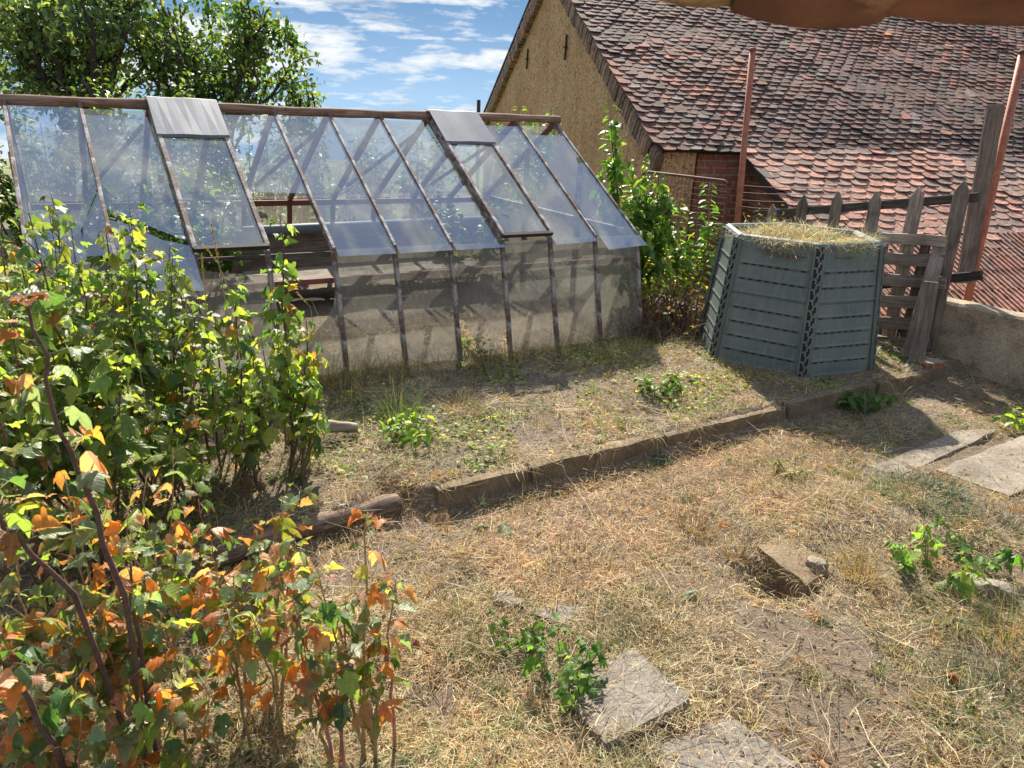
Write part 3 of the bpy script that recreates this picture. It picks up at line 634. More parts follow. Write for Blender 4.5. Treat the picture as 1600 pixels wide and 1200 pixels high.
# wire mesh gate panel
mp_ = empty('mesh_panel', V3(*fl(1070, .1)[1], -.1), 'rusty wire mesh panel with rounded frame in front of brick wall', 'mesh panel')
pA = fpt(1003, 275, .12); pB = fpt(1140, 275, .12); ztop = (pA[2]+pB[2])/2; zbot = ztop-1.05
def fr(u, z): q = pA+(pB-pA)*u; return V3(q[0], q[1], z)
W_ = np.linalg.norm((pB-pA)[:2]); rc = .07; path = []
for (cu_, cz, a0) in ((rc/W_, ztop-rc, 180), (1-rc/W_, ztop-rc, 90), (1-rc/W_, zbot+rc, 0), (rc/W_, zbot+rc, -90)):
    for a in np.linspace(a0, a0-90, 5): path.append(fr(cu_+rc/W_*math.cos(R_(a)), cz+rc*math.sin(R_(a))))
path.append(path[0]); b = MB(); b.tube(path, .014, 7); b.build('frame', 'rust', mp_, True)
b = MB()
for u in np.arange(.04, 1, .045/W_): b.tube([fr(u, zbot), fr(u, ztop)], .0022, 4)
for z in np.arange(zbot+.05, ztop, .06): b.tube([fr(0, z), fr(1, z)], .0022, 4)
b.build('wire_grid', 'rust', mp_)
b = MB()
q = D(748, 156, 9.2); b.tube([V3(q[0], q[1], -1.2), q], .022, 8); tag(b.build('iron_pipe', 'iron', None, True), 'thin dark pipe rising behind the greenhouse ridge', 'pipe')

# ------------------------------------------------------------------ kerb, slabs, stones, logs
def stone(name, c, ax, ay, az, mat, label, cat, group=None, rough=.012, n=7):
    rnd = (name == 'rock')      # hewn block: subdivided box with chipped, uneven faces
    c, ax, ay, az = (np.array(v, float) for v in (c, ax, ay, az)); b = MB(); idx = {}; vs = []; fs = []
    nx = max(2, int(np.linalg.norm(ax)*2/(.022 if rnd else .05))); ny = max(2, int(np.linalg.norm(ay)*2/(.022 if rnd else .05))); nz = max(2, int(np.linalg.norm(az)*2/(.022 if rnd else .04))); sd = random.uniform(0, 99)
    def vid(i, j, k):
        if (i, j, k) not in idx:
            x, y, z = 2*i/nx-1, 2*j/ny-1, 2*k/nz-1; e = sum(abs(abs(w)-1) < 1e-6 for w in (x, y, z)); sh = 1-(.05 if e == 2 else .10 if e == 3 else 0)*random.uniform(.2, 1.6)
            if rnd: q_ = (abs(x)**3+abs(y)**3+abs(z)**3)**(1/3.)+1e-9; k_ = max(abs(x), abs(y), abs(z))/q_*random.uniform(.9, 1.05); x, y, z = x*k_, y*k_, z*k_; sh = 1
            p = c+ax*x*(1-(1-sh)*min(1, .06/np.linalg.norm(ax)))+ay*y*(1-(1-sh)*min(1, .06/np.linalg.norm(ay)))+az*z*sh
            p = p+V3(*(random.uniform(-1, 1)*rough*.12 for _ in range(3)))+rough*V3(vn(p[0]+sd, p[1]+p[2], 9, 1)-.5, vn(p[1]+sd, p[0]+p[2], 9, 2)-.5, vn(p[0]+sd, p[1], 7, 3)-.5)
            idx[i, j, k] = len(vs); vs.append(p)
        return idx[i, j, k]
    for k in (0, nz):
        for i in range(nx):
            for j in range(ny): fs.append((vid(i, j, k), vid(i+1, j, k), vid(i+1, j+1, k), vid(i, j+1, k))[::1 if k else -1])
    for j in (0, ny):
        for i in range(nx):
            for k in range(nz): fs.append((vid(i, j, k), vid(i+1, j, k), vid(i+1, j, k+1), vid(i, j, k+1))[::-1 if j else 1])
    for i in (0, nx):
        for j in range(ny):
            for k in range(nz): fs.append((vid(i, j, k), vid(i, j+1, k), vid(i, j+1, k+1), vid(i, j, k+1))[::1 if i else -1])
    o = mesh(name, np.array(vs), fs, mat, None, None, None, True); o.data.set_sharp_from_angle(angle=R_(32))
    return tag(o, label, cat, group)
KD3 = V3(KD[0], KD[1], 0); KN3 = V3(KN[0], KN[1], 0); KL = np.linalg.norm(KB-KA)
klab = ['short kerb stone at the near end beside the brown log', 'mossy kerb stone second from the brown log', 'long middle kerb stone along the dry grass bed', 'kerb stone overhung by green weeds near the composter', 'kerb stone at the far end by the rubble and concrete wall']
cuts = [0., .55, 1.48, 2.52, 3.45, KL]
for i in range(5):
    a, b_ = cuts[i]+.012, cuts[i+1]-.012; p = V3(KA[0], KA[1], 0)+KD3*(a+b_)/2+KN3*(.02+random.uniform(-.012, .012))
    stone('kerb_stone', p+V3(0, 0, -.103+random.uniform(-.012, .008)), KD3*(b_-a)/2+up(random.uniform(-.006, .006)), KN3*.034, up(.105), 'kerb', klab[i], 'kerb', 'concrete kerb stones edging the bed', .010)
def slab_px(name, corners, z, th, mat, label, cat='slab', group=None, tilt=(0, 0), rough=.012):
    P = [G(px, py, z) for px, py in corners]; c = sum(P)/4; ax = ((P[1]-P[0])+(P[2]-P[3]))/4; ay = ((P[3]-P[0])+(P[2]-P[1]))/4; ax[2] = tilt[0]; ay[2] = tilt[1]
    return stone(name, c-up(th/2), ax, ay, up(th/2), mat, label, cat, group, rough)
gs = 'paving slabs set in the dry grass'
slab_px('paving_slab', [(1334, 741), (1412, 742), (1560, 670), (1496, 672)], PATHZ+.018, .07, 'slab', 'long pale concrete slab nearest the kerb at the right', 'slab', gs)
slab_px('paving_slab', [(1462, 738), (1580, 772), (1740, 702), (1630, 664)], PATHZ+.022, .08, 'slab', 'broad pale concrete slab cut by the right edge', 'slab', gs)
slab_px('paving_slab', [(870, 1060), (945, 1155), (1085, 1110), (990, 1008)], PATHZ+.048, .06, 'grave', 'tilted pebbled slab behind the small green weed', 'slab', gs, (.015, .02))
slab_px('paving_slab', [(1010, 1180), (1100, 1260), (1260, 1200), (1130, 1110)], PATHZ+.034, .05, 'grave', 'sunken slab at the bottom edge below the tilted slab', 'slab', gs)
slab_px('paving_slab', [(832, 958), (880, 972), (922, 946), (872, 930)], PATHZ+.026, .04, 'grave', 'small dark slab chip among straw left of centre', 'slab', gs)
slab_px('paving_slab', [(768, 932), (795, 950), (818, 940), (792, 924)], PATHZ+.026, .04, 'grave', 'smallest grey slab chip with straight edge in the straw', 'slab', gs)
slab_px('concrete_block', [(1182, 852), (1262, 915), (1312, 888), (1235, 835)], PATHZ+.018, .26, 'kerb', 'half buried concrete block beside a dark hollow', 'block', None, (.0, .0), .018)
p = g3(1545, 935); stone('rock', p+up(.03), V3(.075, -.05, .02), V3(.03, .05, 0), V3(-.02, 0, .055), 'slab', 'jagged grey stone among weeds at the right edge', 'stone', None, .03)
p = g3(1280, 897); stone('rock', p+up(.012), V3(.045, .018, .0), V3(-.018, .04, 0), V3(0, 0, .042), 'slab', 'fist sized stone at the near corner of the dark hollow', 'stone', None, .04)
p = g3(1452, 572, -.05); stone('brick', V3(p[0], p[1], -.02)+up(.03), V3(.09, .03, 0), V3(-.02, .05, 0), up(.035), 'brick', 'broken red brick lying on the kerb end', 'brick', None, .02)
p = g3(1420, 570, -.05); stone('rock', V3(p[0]+.02, p[1]-.05, -.02)+up(.02), V3(.07, .02, 0), V3(-.02, .045, 0), up(.025), 'slab', 'flat grey stone at the foot of the leaning boards', 'stone', None, .03)
# brown log edging
A = g3(318, 858); B_ = g3(622, 782)
lg = [A+(B_-A)*t+up(.040+.02*t+.012*math.sin(5*t)) for t in np.linspace(0, 1, 16)]
tag(log('brown_log', lg, [.047+.006*math.sin(i)+.004*(i % 3) for i in range(16)], 'log_wood', None, 12, .05), 'smooth brown log laid along the bed edge under currant bushes', 'log')
A = D(452, 718, 3.75); B_ = D(560, 698, 3.85); A[2] = T(*A[:2])+.05; B_[2] = T(*B_[:2])+.06
tag(log('branch_stub', [A+(B_-A)*t+up(.02*math.sin(3*t)) for t in np.linspace(0, 1, 9)], [.05-.003*i+.004*(i % 2) for i in range(9)], 'grey_wood', None, 9, .12), 'sawn grey branch stub lying in dry grass beside the bushes', 'branch')
A = D(430, 690, 4.0); B_ = D(482, 655, 4.05); A[2] = T(*A[:2])+.06; B_[2] = A[2]+.10
tag(log('branch_stub', [A+(B_-A)*t for t in np.linspace(0, 1, 7)], [.06, .062, .055, .05, .05, .045, .04], 'grey_wood', None, 9, .12), 'thick stump of cut wood upright behind the branch stub', 'branch')
# ------------------------------------------------------------------ porch roof overhead
def porch():
    root = empty('porch_roof', (.6, .25, 2.1), 'blurred curved clay tiles of a porch eave overhead', 'roof')
    Y0 = .95
    edge = [(1005, -2), (1140, 6), (1345, 22), (1620, 42), (1900, 62)]
    cl = [(.50, .36, .17), (.20, .088, .055), (.24, .105, .065), (.22, .10, .065)]  # first tile paler and yellower: its sunlit look is put into the colour
    for i in range(4):
        a = D(edge[i][0], edge[i][1], Y0); c_ = D(edge[i+1][0]+30, edge[i+1][1]+3, Y0); w = np.linalg.norm(c_-a); ux = (c_-a)/w; back = V3(-.05, -.9, .42); back /= np.linalg.norm(back); upn = np.cross(ux, -back); upn /= np.linalg.norm(upn); upn *= np.sign(upn[2])
        dep = (.010, .014, .007, .010)[i]; b = MB(); n = 14; vs = []
        for L in (0., .02, .5, .9):
            for th in (0, .014):
                for j in range(n+1):
                    s = j/n; sag = -dep*math.sin(math.pi*s)**.8; r = .010 if L == 0. else 0
                    vs.append(a+ux*w*s+upn*(sag+(th if L else (th*.4+.004)))+back*L-upn*(.012*(i % 2)))
        m_ = n+1; rows = 8
        for L in range(3):
            for th in (0, 1):
                o0 = (L*2+th)*m_; o1 = ((L+1)*2+th)*m_; b.f += [(o0+j, o0+j+1, o1+j+1, o1+j) for j in range(n)]
            for j in (0, n): b.f.append(((L*2)*m_+j, (L*2+1)*m_+j, ((L+1)*2+1)*m_+j, ((L+1)*2)*m_+j))
        b.f += [(j, j+1, m_+j+1, m_+j) for j in range(n)]
        b.v = [tuple(map(float, v)) for v in vs]; b.c = [cl[i]]*len(vs); b.m = [0]*len(b.f)
        b.build('clay_tile', 'porch_tile', root, True)
    a = D(960, -40, .80); c_ = D(1950, 15, .80); beam('batten', a+up(.04), c_+up(.04), .05, .04, 'brown_wood', root)
porch()

# ------------------------------------------------------------------ leaves & plants
def tmpl_currant(serr=.03):
    half = [(.0, .02), (.14, -.10), (.30, -.09), (.42, .02), (.50, .16), (.44, .26), (.56, .34), (.66, .50), (.60, .58), (.48, .60), (.34, .60), (.35, .74), (.28, .86), (.15, .99), (.0, 1.14)]
    return half
def leaf_template(half, fold=.22, droop=.28, cup=.0):
    """midrib strip triangulation, both halves"""
    h = np.array(half); n = len(h); mid = np.linspace(h[0, 1], h[-1, 1], 5); V = [(0, y) for y in mid]; tris = []
    for sgn in (1, -1):
        b = len(V); V += [(sgn*x, y) for x, y in h[1:-1]]; ids = [0]+[b+i for i in range(n-2)]+[4]
        ip = 0
        for a in range(len(ids)-1):
            p, q = ids[a], ids[a+1]; yq = V[q][1]; best = min(range(5), key=lambda m_: abs(mid[m_]-yq-.0)); best = max(best, ip)
            if p != ip and q != ip and p != q: tris.append((p, q, ip) if sgn > 0 else (q, p, ip))
            while ip < best and q != best:
                tris.append((q, ip+1, ip) if sgn > 0 else (ip+1, q, ip)); ip += 1
        while ip < 3: tris.append((ids[-2], ip+1, ip) if sgn > 0 else (ip+1, ids[-2], ip)); ip += 1
    V = np.array(V); x, y = V[:, 0], V[:, 1]
    z = fold*np.abs(x)-droop*np.clip(y, 0, 2)**2-cup*np.abs(x)**2*2+.06*np.sin(y*9+np.abs(x)*7)*np.abs(x)*2
    return np.stack([x, y, z], 1), np.array(tris)
LT_CUR = [leaf_template(tmpl_currant(), f, d, c) for f, d, c in ((.35, .25, .2), (.1, .45, .7), (.55, .1, .0), (.2, .65, .5), (-.2, .6, .8), (.7, .35, .1), (.3, -.15, .5))]
oval = [(0, 0), (.18, .08), (.30, .28), (.32, .5), (.24, .74), (.12, .92), (0, 1.05)]
LT_OV = [leaf_template(oval, f, d, c) for f, d, c in ((.3, .2, 0), (.15, .35, .2), (.4, .1, 0))]
lance = [(0, 0), (.12, .12), (.19, .35), (.17, .6), (.08, .86), (0, 1.05)]
LT_LA = [leaf_template(lance, f, d, 0) for f, d in ((.3, .25), (.2, .4), (.4, .1))]
def leaves(name, P, Dr, Nm, S, cols, templ, mat, parent, origin=None, wid=1., tipcol=None):
    """P base, Dr direction of the blade, Nm blade normal (approx), S size"""
    N = len(P); Dr = Dr/np.linalg.norm(Dr, axis=1, keepdims=True); X = np.cross(Dr, Nm); X /= (np.linalg.norm(X, axis=1, keepdims=True)+1e-9); Z = np.cross(X, Dr)
    which = RNG.integers(0, len(templ), N); Vs = []; Ts = []; Cs = []; Us = []; base = 0
    for k, (tv, tt) in enumerate(templ):
        I = np.where(which == k)[0]
        if not len(I): continue
        sx = (S[I]*wid*RNG.uniform(.85, 1.15, len(I)))[:, None, None]; sy = S[I][:, None, None]; sz = (S[I]*RNG.uniform(.5, 2.1, len(I)))[:, None, None]
        v = P[I][:, None]+X[I][:, None]*tv[None, :, 0:1]*sx+Dr[I][:, None]*tv[None, :, 1:2]*sy+Z[I][:, None]*tv[None, :, 2:3]*sz
        c = np.repeat(cols[I][:, None], len(tv), 1)
        if tipcol is not None:      # browning margins
            edge = np.clip((np.abs(tv[:, 0])*1.1+np.clip(tv[:, 1], 0, 2)*.45-.25)*1.6, 0, 1); am = (RNG.random(len(I))**2.2)[:, None, None]*edge[None, :, None]; c = c*(1-am)+np.array(tipcol)*am
        c = c*(1-.0*tv[None, :, 0:1])
        Vs.append(v.reshape(-1, 3)); Ts.append((tt[None]+(np.arange(len(I))*len(tv))[:, None, None]+base).reshape(-1, 3)); Cs.append(c.reshape(-1, 3)); Us.append(np.tile(tv[:, :2], (len(I), 1))); base += len(I)*len(tv)
    o = bigmesh(name, np.concatenate(Vs), np.concatenate(Ts), mat, parent, np.concatenate(Cs), False, origin)
    u = np.concatenate(Us); w3 = np.zeros((len(u), 3), np.float32); w3[:, :2] = u; o.data.attributes.new('leafpos', 'FLOAT_VECTOR', 'POINT').data.foreach_set('vector', w3.ravel()); return o
def pick(pal, n):
    w = np.array([p[0] for p in pal]); c = np.array([p[1] for p in pal]); i = RNG.choice(len(pal), n, p=w/w.sum()); return np.clip(c[i]*RNG.uniform(.7, 1.3, (n, 1))*RNG.uniform(.9, 1.1, (n, 3)), .004, .9)
GREEN = [(.26, (.11, .18, .055)), (.34, (.20, .27, .075)), (.22, (.32, .37, .085)), (.10, (.22, .29, .17)), (.02, (.36, .34, .06)), (.02, (.42, .17, .05))]
SICK = [(.26, (.085, .17, .06)), (.28, (.20, .28, .17)), (.15, (.24, .33, .08)), (.17, (.56, .22, .07)), (.14, (.54, .31, .20)), (.05, (.26, .10, .05)), (.03, (.46, .38, .08))]
YEL = [(.4, (.22, .33, .04)), (.3, (.40, .40, .05)), (.2, (.10, .19, .035)), (.1, (.45, .24, .05))]
def curve(p, q, bow, n=9, kink=.012):
    p = np.array(p, float); q = np.array(q, float); L = np.linalg.norm(q-p); out = []
    for i in range(n):
        t = i/(n-1); out.append(p+(q-p)*t+np.array(bow)*4*t*(1-t)*.5+(RNG.normal(0, kink*L*.6, 3) if 0 < i < n-1 else 0))
    return np.array(out)
def along(C, t):
    f = t*(len(C)-1); i = min(int(f), len(C)-2); return C[i]+(C[i+1]-C[i])*(f-i), C[i+1]-C[i]
def shrub(name, base, stems, label, cat, group=None, pal=GREEN, lsize=(.05, .085), step=.03, t0=.38, templ=LT_CUR, r0=.007, stemcol=(.14, .085, .055), twig=True, mat='leaf', pet=.035, droop=.24, npn=1, wid=1., tippal=None):
    """stems: (base xyz, tip xyz, bow) in the world; leaves ride on the stems and their twigs"""
    root = empty(name, base, label, cat, group); b = MB(); P = []; Dd = []; Nn = []; S = []; TT = []
    for (p, q, bow) in stems:
        C = curve(p, q, bow); L = np.linalg.norm(np.array(q)-np.array(p)); k = random.uniform(.7, 1.35)
        b.tube(C, [r0*(1-.75*i/(len(C)-1))*k for i in range(len(C))], 6, 0, tuple(x*random.uniform(.7, 1.4) for x in stemcol))
        runs = [(C, t0)]
        if twig:
            for _ in range(max(1, int(L*5))):
                t = random.uniform(.3, .9); s0, dd = along(C, t); a = random.uniform(0, 6.28); dirv = dd/np.linalg.norm(dd)*.6+V3(math.cos(a), math.sin(a), .35)*.8; ll = random.uniform(.08, .24)*(1.2-t)
                Ct = curve(s0, s0+dirv/np.linalg.norm(dirv)*ll, V3(0, 0, .02), 5); b.tube(Ct, [r0*.4*k, r0*.35*k, r0*.3*k, r0*.25*k, r0*.15*k], 4, 0, tuple(x*1.2 for x in stemcol)); runs.append((Ct, .25))
        for Cx, ts in runs:
            LL = np.sum(np.linalg.norm(np.diff(Cx, axis=0), axis=1)); n = max(2, int(LL*(1-ts)/step)); ang = random.uniform(0, 6.28)
            for i in range(n):
                t = ts+(1-ts)*(i+random.random()*.7)/n; t = min(t, 1.); s0, dd = along(Cx, t); dd = dd/np.linalg.norm(dd)
                for w in range(npn):
                    ang += 2.4 if npn == 1 else math.pi; out = V3(math.cos(ang), math.sin(ang), 0); out = out-dd*np.dot(out, dd)*.5
                    pd = out*1.0+dd*.55; pd /= np.linalg.norm(pd); pl = pet*random.uniform(.5, 1.3); e = s0+pd*pl
                    if pet > .015: b.tube([s0, s0+pd*pl*.5+up(.003), e], .0011, 3, 0, (.20, .16, .06), False)
                    sz = random.uniform(*lsize)*(1-.45*t**3) 
                    dr = out+V3(0, 0, -random.uniform(-.25, 1.0)*droop*2)+RNG.normal(0, .25, 3); P.append(e); Dd.append(dr); Nn.append(V3(0, 0, 1)+RNG.normal(0, .35, 3)+out*.25); S.append(sz); TT.append(t)
            
    b.build('stems', 'stem', root, True)
    n = len(P); cols = pick(pal, n)
    if tippal is not None:
        TT = np.array(TT); c2 = pick(tippal, n); sel = RNG.random(n) < np.clip((TT-.6)*2, 0, .9); cols[sel] = c2[sel]
    leaves('foliage', np.array(P), np.array(Dd), np.array(Nn), np.array(S), cols, templ, mat, root, wid=wid, tipcol=(.42, .20, .07) if pal is SICK else None)
    return root
def auto_stems(base, n, h, spread, lean=(0, 0), hj=.25, r=.12):
    out = []
    for i in range(n):
        a = random.uniform(0, 6.28); rr = r*math.sqrt(random.random()); x, y = base[0]+rr*math.cos(a), base[1]+rr*math.sin(a); p = V3(x, y, T(x, y)-.03)
        hh = h*random.uniform(1-hj*1.6, 1+hj*.4); sp = spread*random.uniform(.3, 1.); q = p+V3(math.cos(a)*sp+lean[0], math.sin(a)*sp+lean[1], hh); out.append((p, q, V3(math.cos(a)*.1, math.sin(a)*.1, .12)))
    return out
cg = 'currant bushes left of the greenhouse'
def bush_at(px, py, depth, n, spread, label, pal=GREEN, r=.16, lean=(0, 0), extra=(), lsize=(.040, .076), step=.031, hj=.3, **kw):
    """px,py: where the top of the crown shows; depth: distance of the bush"""
    top = D(px, py, depth); bx, by = top[0]-lean[0], top[1]-lean[1]; base = V3(bx, by, T(bx, by)); h = top[2]-base[2]
    st = auto_stems(base, n, h, spread, lean, hj, r)
    for (ex, ey, ed) in extra:
        q = D(ex, ey, ed); p = base+V3((q[0]-base[0])*.55, (q[1]-base[1])*.3, -.03); p[2] = T(p[0], p[1])-.03; st.append((p, q, V3(0, 0, .05)))
    return shrub('currant_bush', base, st, label, 'bush', cg, pal, lsize, step, **kw)
bush_at(80, 350, 3.15, 14, .30, 'tall dense green currant bush in front of the left greenhouse end', extra=((75, 322, 3.1), (20, 370, 3.0), (165, 355, 3.25), (110, 345, 3.0)))
bush_at(190, 425, 3.3, 11, .30, 'green currant bush below the broken left panes', extra=((270, 400, 3.4), (225, 405, 3.3)))
bush_at(320, 465, 3.45, 10, .26, 'green currant bush with yellow grass stalks rising behind it', extra=((310, 465, 3.4), (275, 410, 3.5)))
bush_at(435, 490, 3.65, 6, .17, 'yellowing currant bush with one tall shoot before the missing pane', [(.45, (.22, .33, .06)), (.38, (.11, .21, .05)), (.12, (.36, .36, .06)), (.05, (.42, .18, .05))], extra=((437, 336, 3.7), (425, 420, 3.7), (480, 560, 3.6)))
bush_at(10, 450, 2.5, 15, .28, 'dark green currant bush at the left picture edge', extra=((0, 460, 2.4), (-40, 440, 2.5)))
bush_at(140, 555, 2.85, 11, .28, 'low green currant bush in the middle of the thicket')
bush_at(290, 580, 3.05, 10, .26, 'bushy green currant with shaded bare stems near the log')
bush_at(405, 605, 3.3, 6, .2, 'small green currant bush at the right end of the thicket', extra=((500, 640, 3.25),))
# front, half withered bushes with orange leaves
def front(name_label, base, tips, pal=SICK, r0=.005, lsize=(.028, .070), step=.031, stemcol=(.34, .21, .12), t0=.35, group='withered currant bushes in the foreground', **kw):
    st = []
    for (px, py, dep) in tips:
        q = D(px, py, dep); p = V3(base[0]+(q[0]-base[0])*.45+random.uniform(-.06, .06), base[1]+(q[1]-base[1])*.35+random.uniform(-.08, .08), 0); p[2] = T(p[0], p[1])-.03
        st.append((p, q, V3((q[0]-p[0])*.2, 0, .1)))
    return shrub('currant_bush', (base[0], base[1], T(base[0], base[1])), st, name_label, 'bush', group, pal, lsize, step, t0=t0, r0=r0, stemcol=stemcol, **kw)
front('withered currant bush right of the foreground thicket with pale bare stems', (-.42, 1.82), [(618, 905, 1.9), (605, 985, 1.85), (575, 800, 2.1), (560, 1060, 1.75), (540, 930, 1.9), (497, 890, 1.75), (455, 930, 1.7), (520, 1000, 1.7), (590, 1080, 1.7), (480, 1010, 1.65), (430, 880, 1.8)], t0=.42, step=.036)
front('withered currant bush with many orange leaves before the brown log', (-.78, 1.95), [(400, 830, 2.05), (450, 850, 2.0), (365, 900, 1.9), (330, 870, 1.95), (300, 905, 1.85), (425, 800, 2.2), (350, 960, 1.75), (400, 985, 1.7), (270, 850, 2.0), (310, 780, 2.2), (470, 760, 2.3)], t0=.35)
front('orange leaved currant bush at the lower left of the picture', (-1.02, 1.75), [(200, 790, 1.9), (150, 770, 1.9), (240, 850, 1.8), (110, 800, 1.8), (190, 900, 1.7), (80, 870, 1.7), (140, 960, 1.6), (250, 960, 1.65), (60, 950, 1.6), (230, 740, 2.1), (270, 700, 2.2), (100, 740, 2.0)], t0=.3)
front('withered currant bush filling the bottom left corner', (-1.15, 1.5), [(20, 830, 1.6), (60, 1010, 1.45), (10, 960, 1.5), (120, 1060, 1.4), (200, 1060, 1.45), (270, 1070, 1.5), (340, 1080, 1.55), (20, 1090, 1.35), (-40, 900, 1.5)], t0=.3, pal=SICK)
# bold stems of the nearest bush, reaching up the left side
st = []
b0 = G(245, 1215, -.15)
for pts_ in ([(228, 1190, 1.62), (190, 930, 1.55), (130, 760, 1.5), (85, 640, 1.45), (45, 470, 1.42)], [(225, 1195, 1.64), (120, 930, 1.5), (20, 840, 1.4), (-20, 760, 1.35)], [(100, 1200, 1.4), (30, 1060, 1.3), (-30, 1010, 1.25)], [(250, 1200, 1.66), (215, 1000, 1.6), (200, 880, 1.62)]):
    st.append([D(*q) for q in pts_])
root = empty('currant_bush', (b0[0], b0[1], -.15), 'leggy currant bush with bare brown stems crossing the left foreground', 'bush', 'withered currant bushes in the foreground')
b = MB(); P = []; Dd = []; Nn = []; S = []
for C in st:
    C[0][2] = T(*C[0][:2])-.05 if C[0][2] < .05 else C[0][2]
    C = np.array(C); Cs = np.concatenate([np.linspace(C[i], C[i+1], 4, endpoint=False) for i in range(len(C)-1)]+[C[-1:]]); Cs += RNG.normal(0, .004, Cs.shape)
    b.tube(Cs, list(np.linspace(.0085, .0032, len(Cs))), 8, 0, (.13, .075, .06))
    for t in np.linspace(.55, 1, 16):
        s0, dd = along(Cs, t); a = random.uniform(0, 6.28); o_ = V3(math.cos(a), math.sin(a), .2); e = s0+o_*.04; b.tube([s0, e], .0013, 4, 0, (.25, .2, .1)); P.append(e); Dd.append(o_+V3(0, 0, -random.uniform(0, .8))); Nn.append(V3(0, 0, 1)+RNG.normal(0, .3, 3)); S.append(random.uniform(.03, .05))
tip = D(45, 470, 1.42)
for a in (2.9, -.2, .8, 4.0, 5.2):
    P.append(tip+up(.01)); Dd.append(V3(math.cos(a), math.sin(a), .05)); Nn.append(V3(0, -.15, 1)); S.append(.042)
b.build('stems', 'stem', root, True); cc = pick(SICK, len(P)); cc[-5:] = [(.38, .12, .035), (.36, .11, .035), (.13, .2, .1), (.15, .21, .11), (.4, .14, .05)]
leaves('foliage', np.array(P), np.array(Dd), np.array(Nn), np.array(S), cc, LT_CUR, 'leaf', root)

# seeding grass stalks among the currants
def seed_stalk(pts_, label, r=.002, plume=.22, col=(.52, .35, .13)):
    C = np.array(pts_); Cs = np.concatenate([np.linspace(C[i], C[i+1], 4, endpoint=False) for i in range(len(C)-1)]+[C[-1:]])
    root = empty('grass_stalk', (Cs[0][0], Cs[0][1], T(*Cs[0][:2])), label, 'grass stalk', 'golden seeding grass stalks'); b = MB(); b.tube(Cs, list(np.linspace(r*1.3, r*.7, len(Cs))), 5, 0, (.40, .30, .12)); b.build('stem', 'stem', root)
    b = MB()
    for i in range(230):
        t = 1-plume*random.random()**1.0; s0, dd = along(Cs, t); dd = dd/np.linalg.norm(dd); a = RNG.normal(0, 1, 3); a -= dd*np.dot(a, dd); a /= np.linalg.norm(a); e = s0+(dd*.8+a*.45)*random.uniform(.008, .020); w = np.cross(dd, a)*.0016
        b.add([s0-w, s0+w, e], [(0, 1, 2)], 0, tuple(x*random.uniform(.7, 1.3) for x in col))
    b.build('seed_head', 'grass', root)
ba = D(330, 600, 3.5)
def bs(px, dep): q = D(px, 600, dep); return V3(q[0], q[1], T(q[0], q[1])-.02)
seed_stalk([bs(345, 3.5), D(352, 470, 3.5), D(340, 400, 3.5), D(330, 350, 3.5)], 'upright golden grass stalk in front of the vent pane', plume=.35)
seed_stalk([bs(375, 3.45), D(365, 470, 3.45), D(340, 410, 3.45), D(298, 358, 3.45)], 'golden grass stalk arching left across the vent pane', plume=.35)
seed_stalk([bs(300, 3.2), D(290, 470, 3.2), D(265, 412, 3.2), D(228, 388, 3.2)], 'golden grass stalk bowed left above green currant leaves', plume=.3)
seed_stalk([bs(330, 3.3), D(322, 480, 3.3), D(315, 400, 3.3)], 'short upright golden grass stalk beside the arching ones', plume=.3)
seed_stalk([bs(230, 3.0), D(215, 560, 3.0), D(200, 480, 3.0), D(197, 445, 3.0)], 'pale grass stalk rising through the thicket', plume=.3)
seed_stalk([bs(490, 3.9), D(495, 540, 3.9), D(485, 480, 3.9), D(465, 458, 3.9)], 'thin golden stalk below the hole in the greenhouse wall', plume=.25)

# ------------------------------------------------------------------ shrubs by the house
ELD = [(.34, (.13, .26, .045)), (.44, (.24, .38, .06)), (.16, (.06, .13, .03)), (.05, (.32, .38, .06))]
def px_shrub(name, base, tips, label, cat='shrub', pal=ELD, bow=.1, **kw):
    st = []
    for (px, py, dep) in tips:
        q = D(px, py, dep); p = V3(base[0]+random.uniform(-.12, .12), base[1]+random.uniform(-.12, .12), 0); p[2] = T(p[0], p[1])-.03; st.append((p, q, V3((q[0]-p[0])*.3, (q[1]-p[1])*.3, bow)))
    return shrub(name, (base[0], base[1], T(base[0], base[1])), st, label, cat, None, pal, **kw)
px_shrub('elder_shrub', (1.25, 7.25), [(955, 160, 7.2), (960, 215, 7.2), (935, 270, 7.1), (985, 250, 7.3), (1010, 245, 7.4), (925, 340, 7.0), (1000, 330, 7.1), (1040, 330, 7.1), (965, 380, 6.9), (1020, 390, 6.9), (1045, 300, 7.1), (1055, 360, 6.9), (1000, 290, 7.1), (1030, 270, 7.2), (985, 350, 6.7), (1010, 360, 6.7), (1040, 400, 6.7), (950, 300, 7.1), (985, 310, 6.9)], 'tall light green shrub rising between greenhouse and mesh panel', lsize=(.07, .14), step=.036, t0=.2, templ=LT_OV, r0=.012, stemcol=(.16, .13, .07), mat='tree_leaf', pet=.03, droop=.5, npn=2)
px_shrub('elder_shrub', (1.75, 7.1), [(1110, 285, 7.3), (1090, 330, 7.2), (1060, 310, 7.3), (1120, 350, 7.1), (1070, 380, 7.0), (1035, 300, 7.2)], 'thin leafy shrub in front of the rusty mesh panel', lsize=(.06, .11), step=.045, t0=.25, templ=LT_OV, r0=.008, stemcol=(.2, .17, .08), mat='tree_leaf', pet=.03, npn=2)
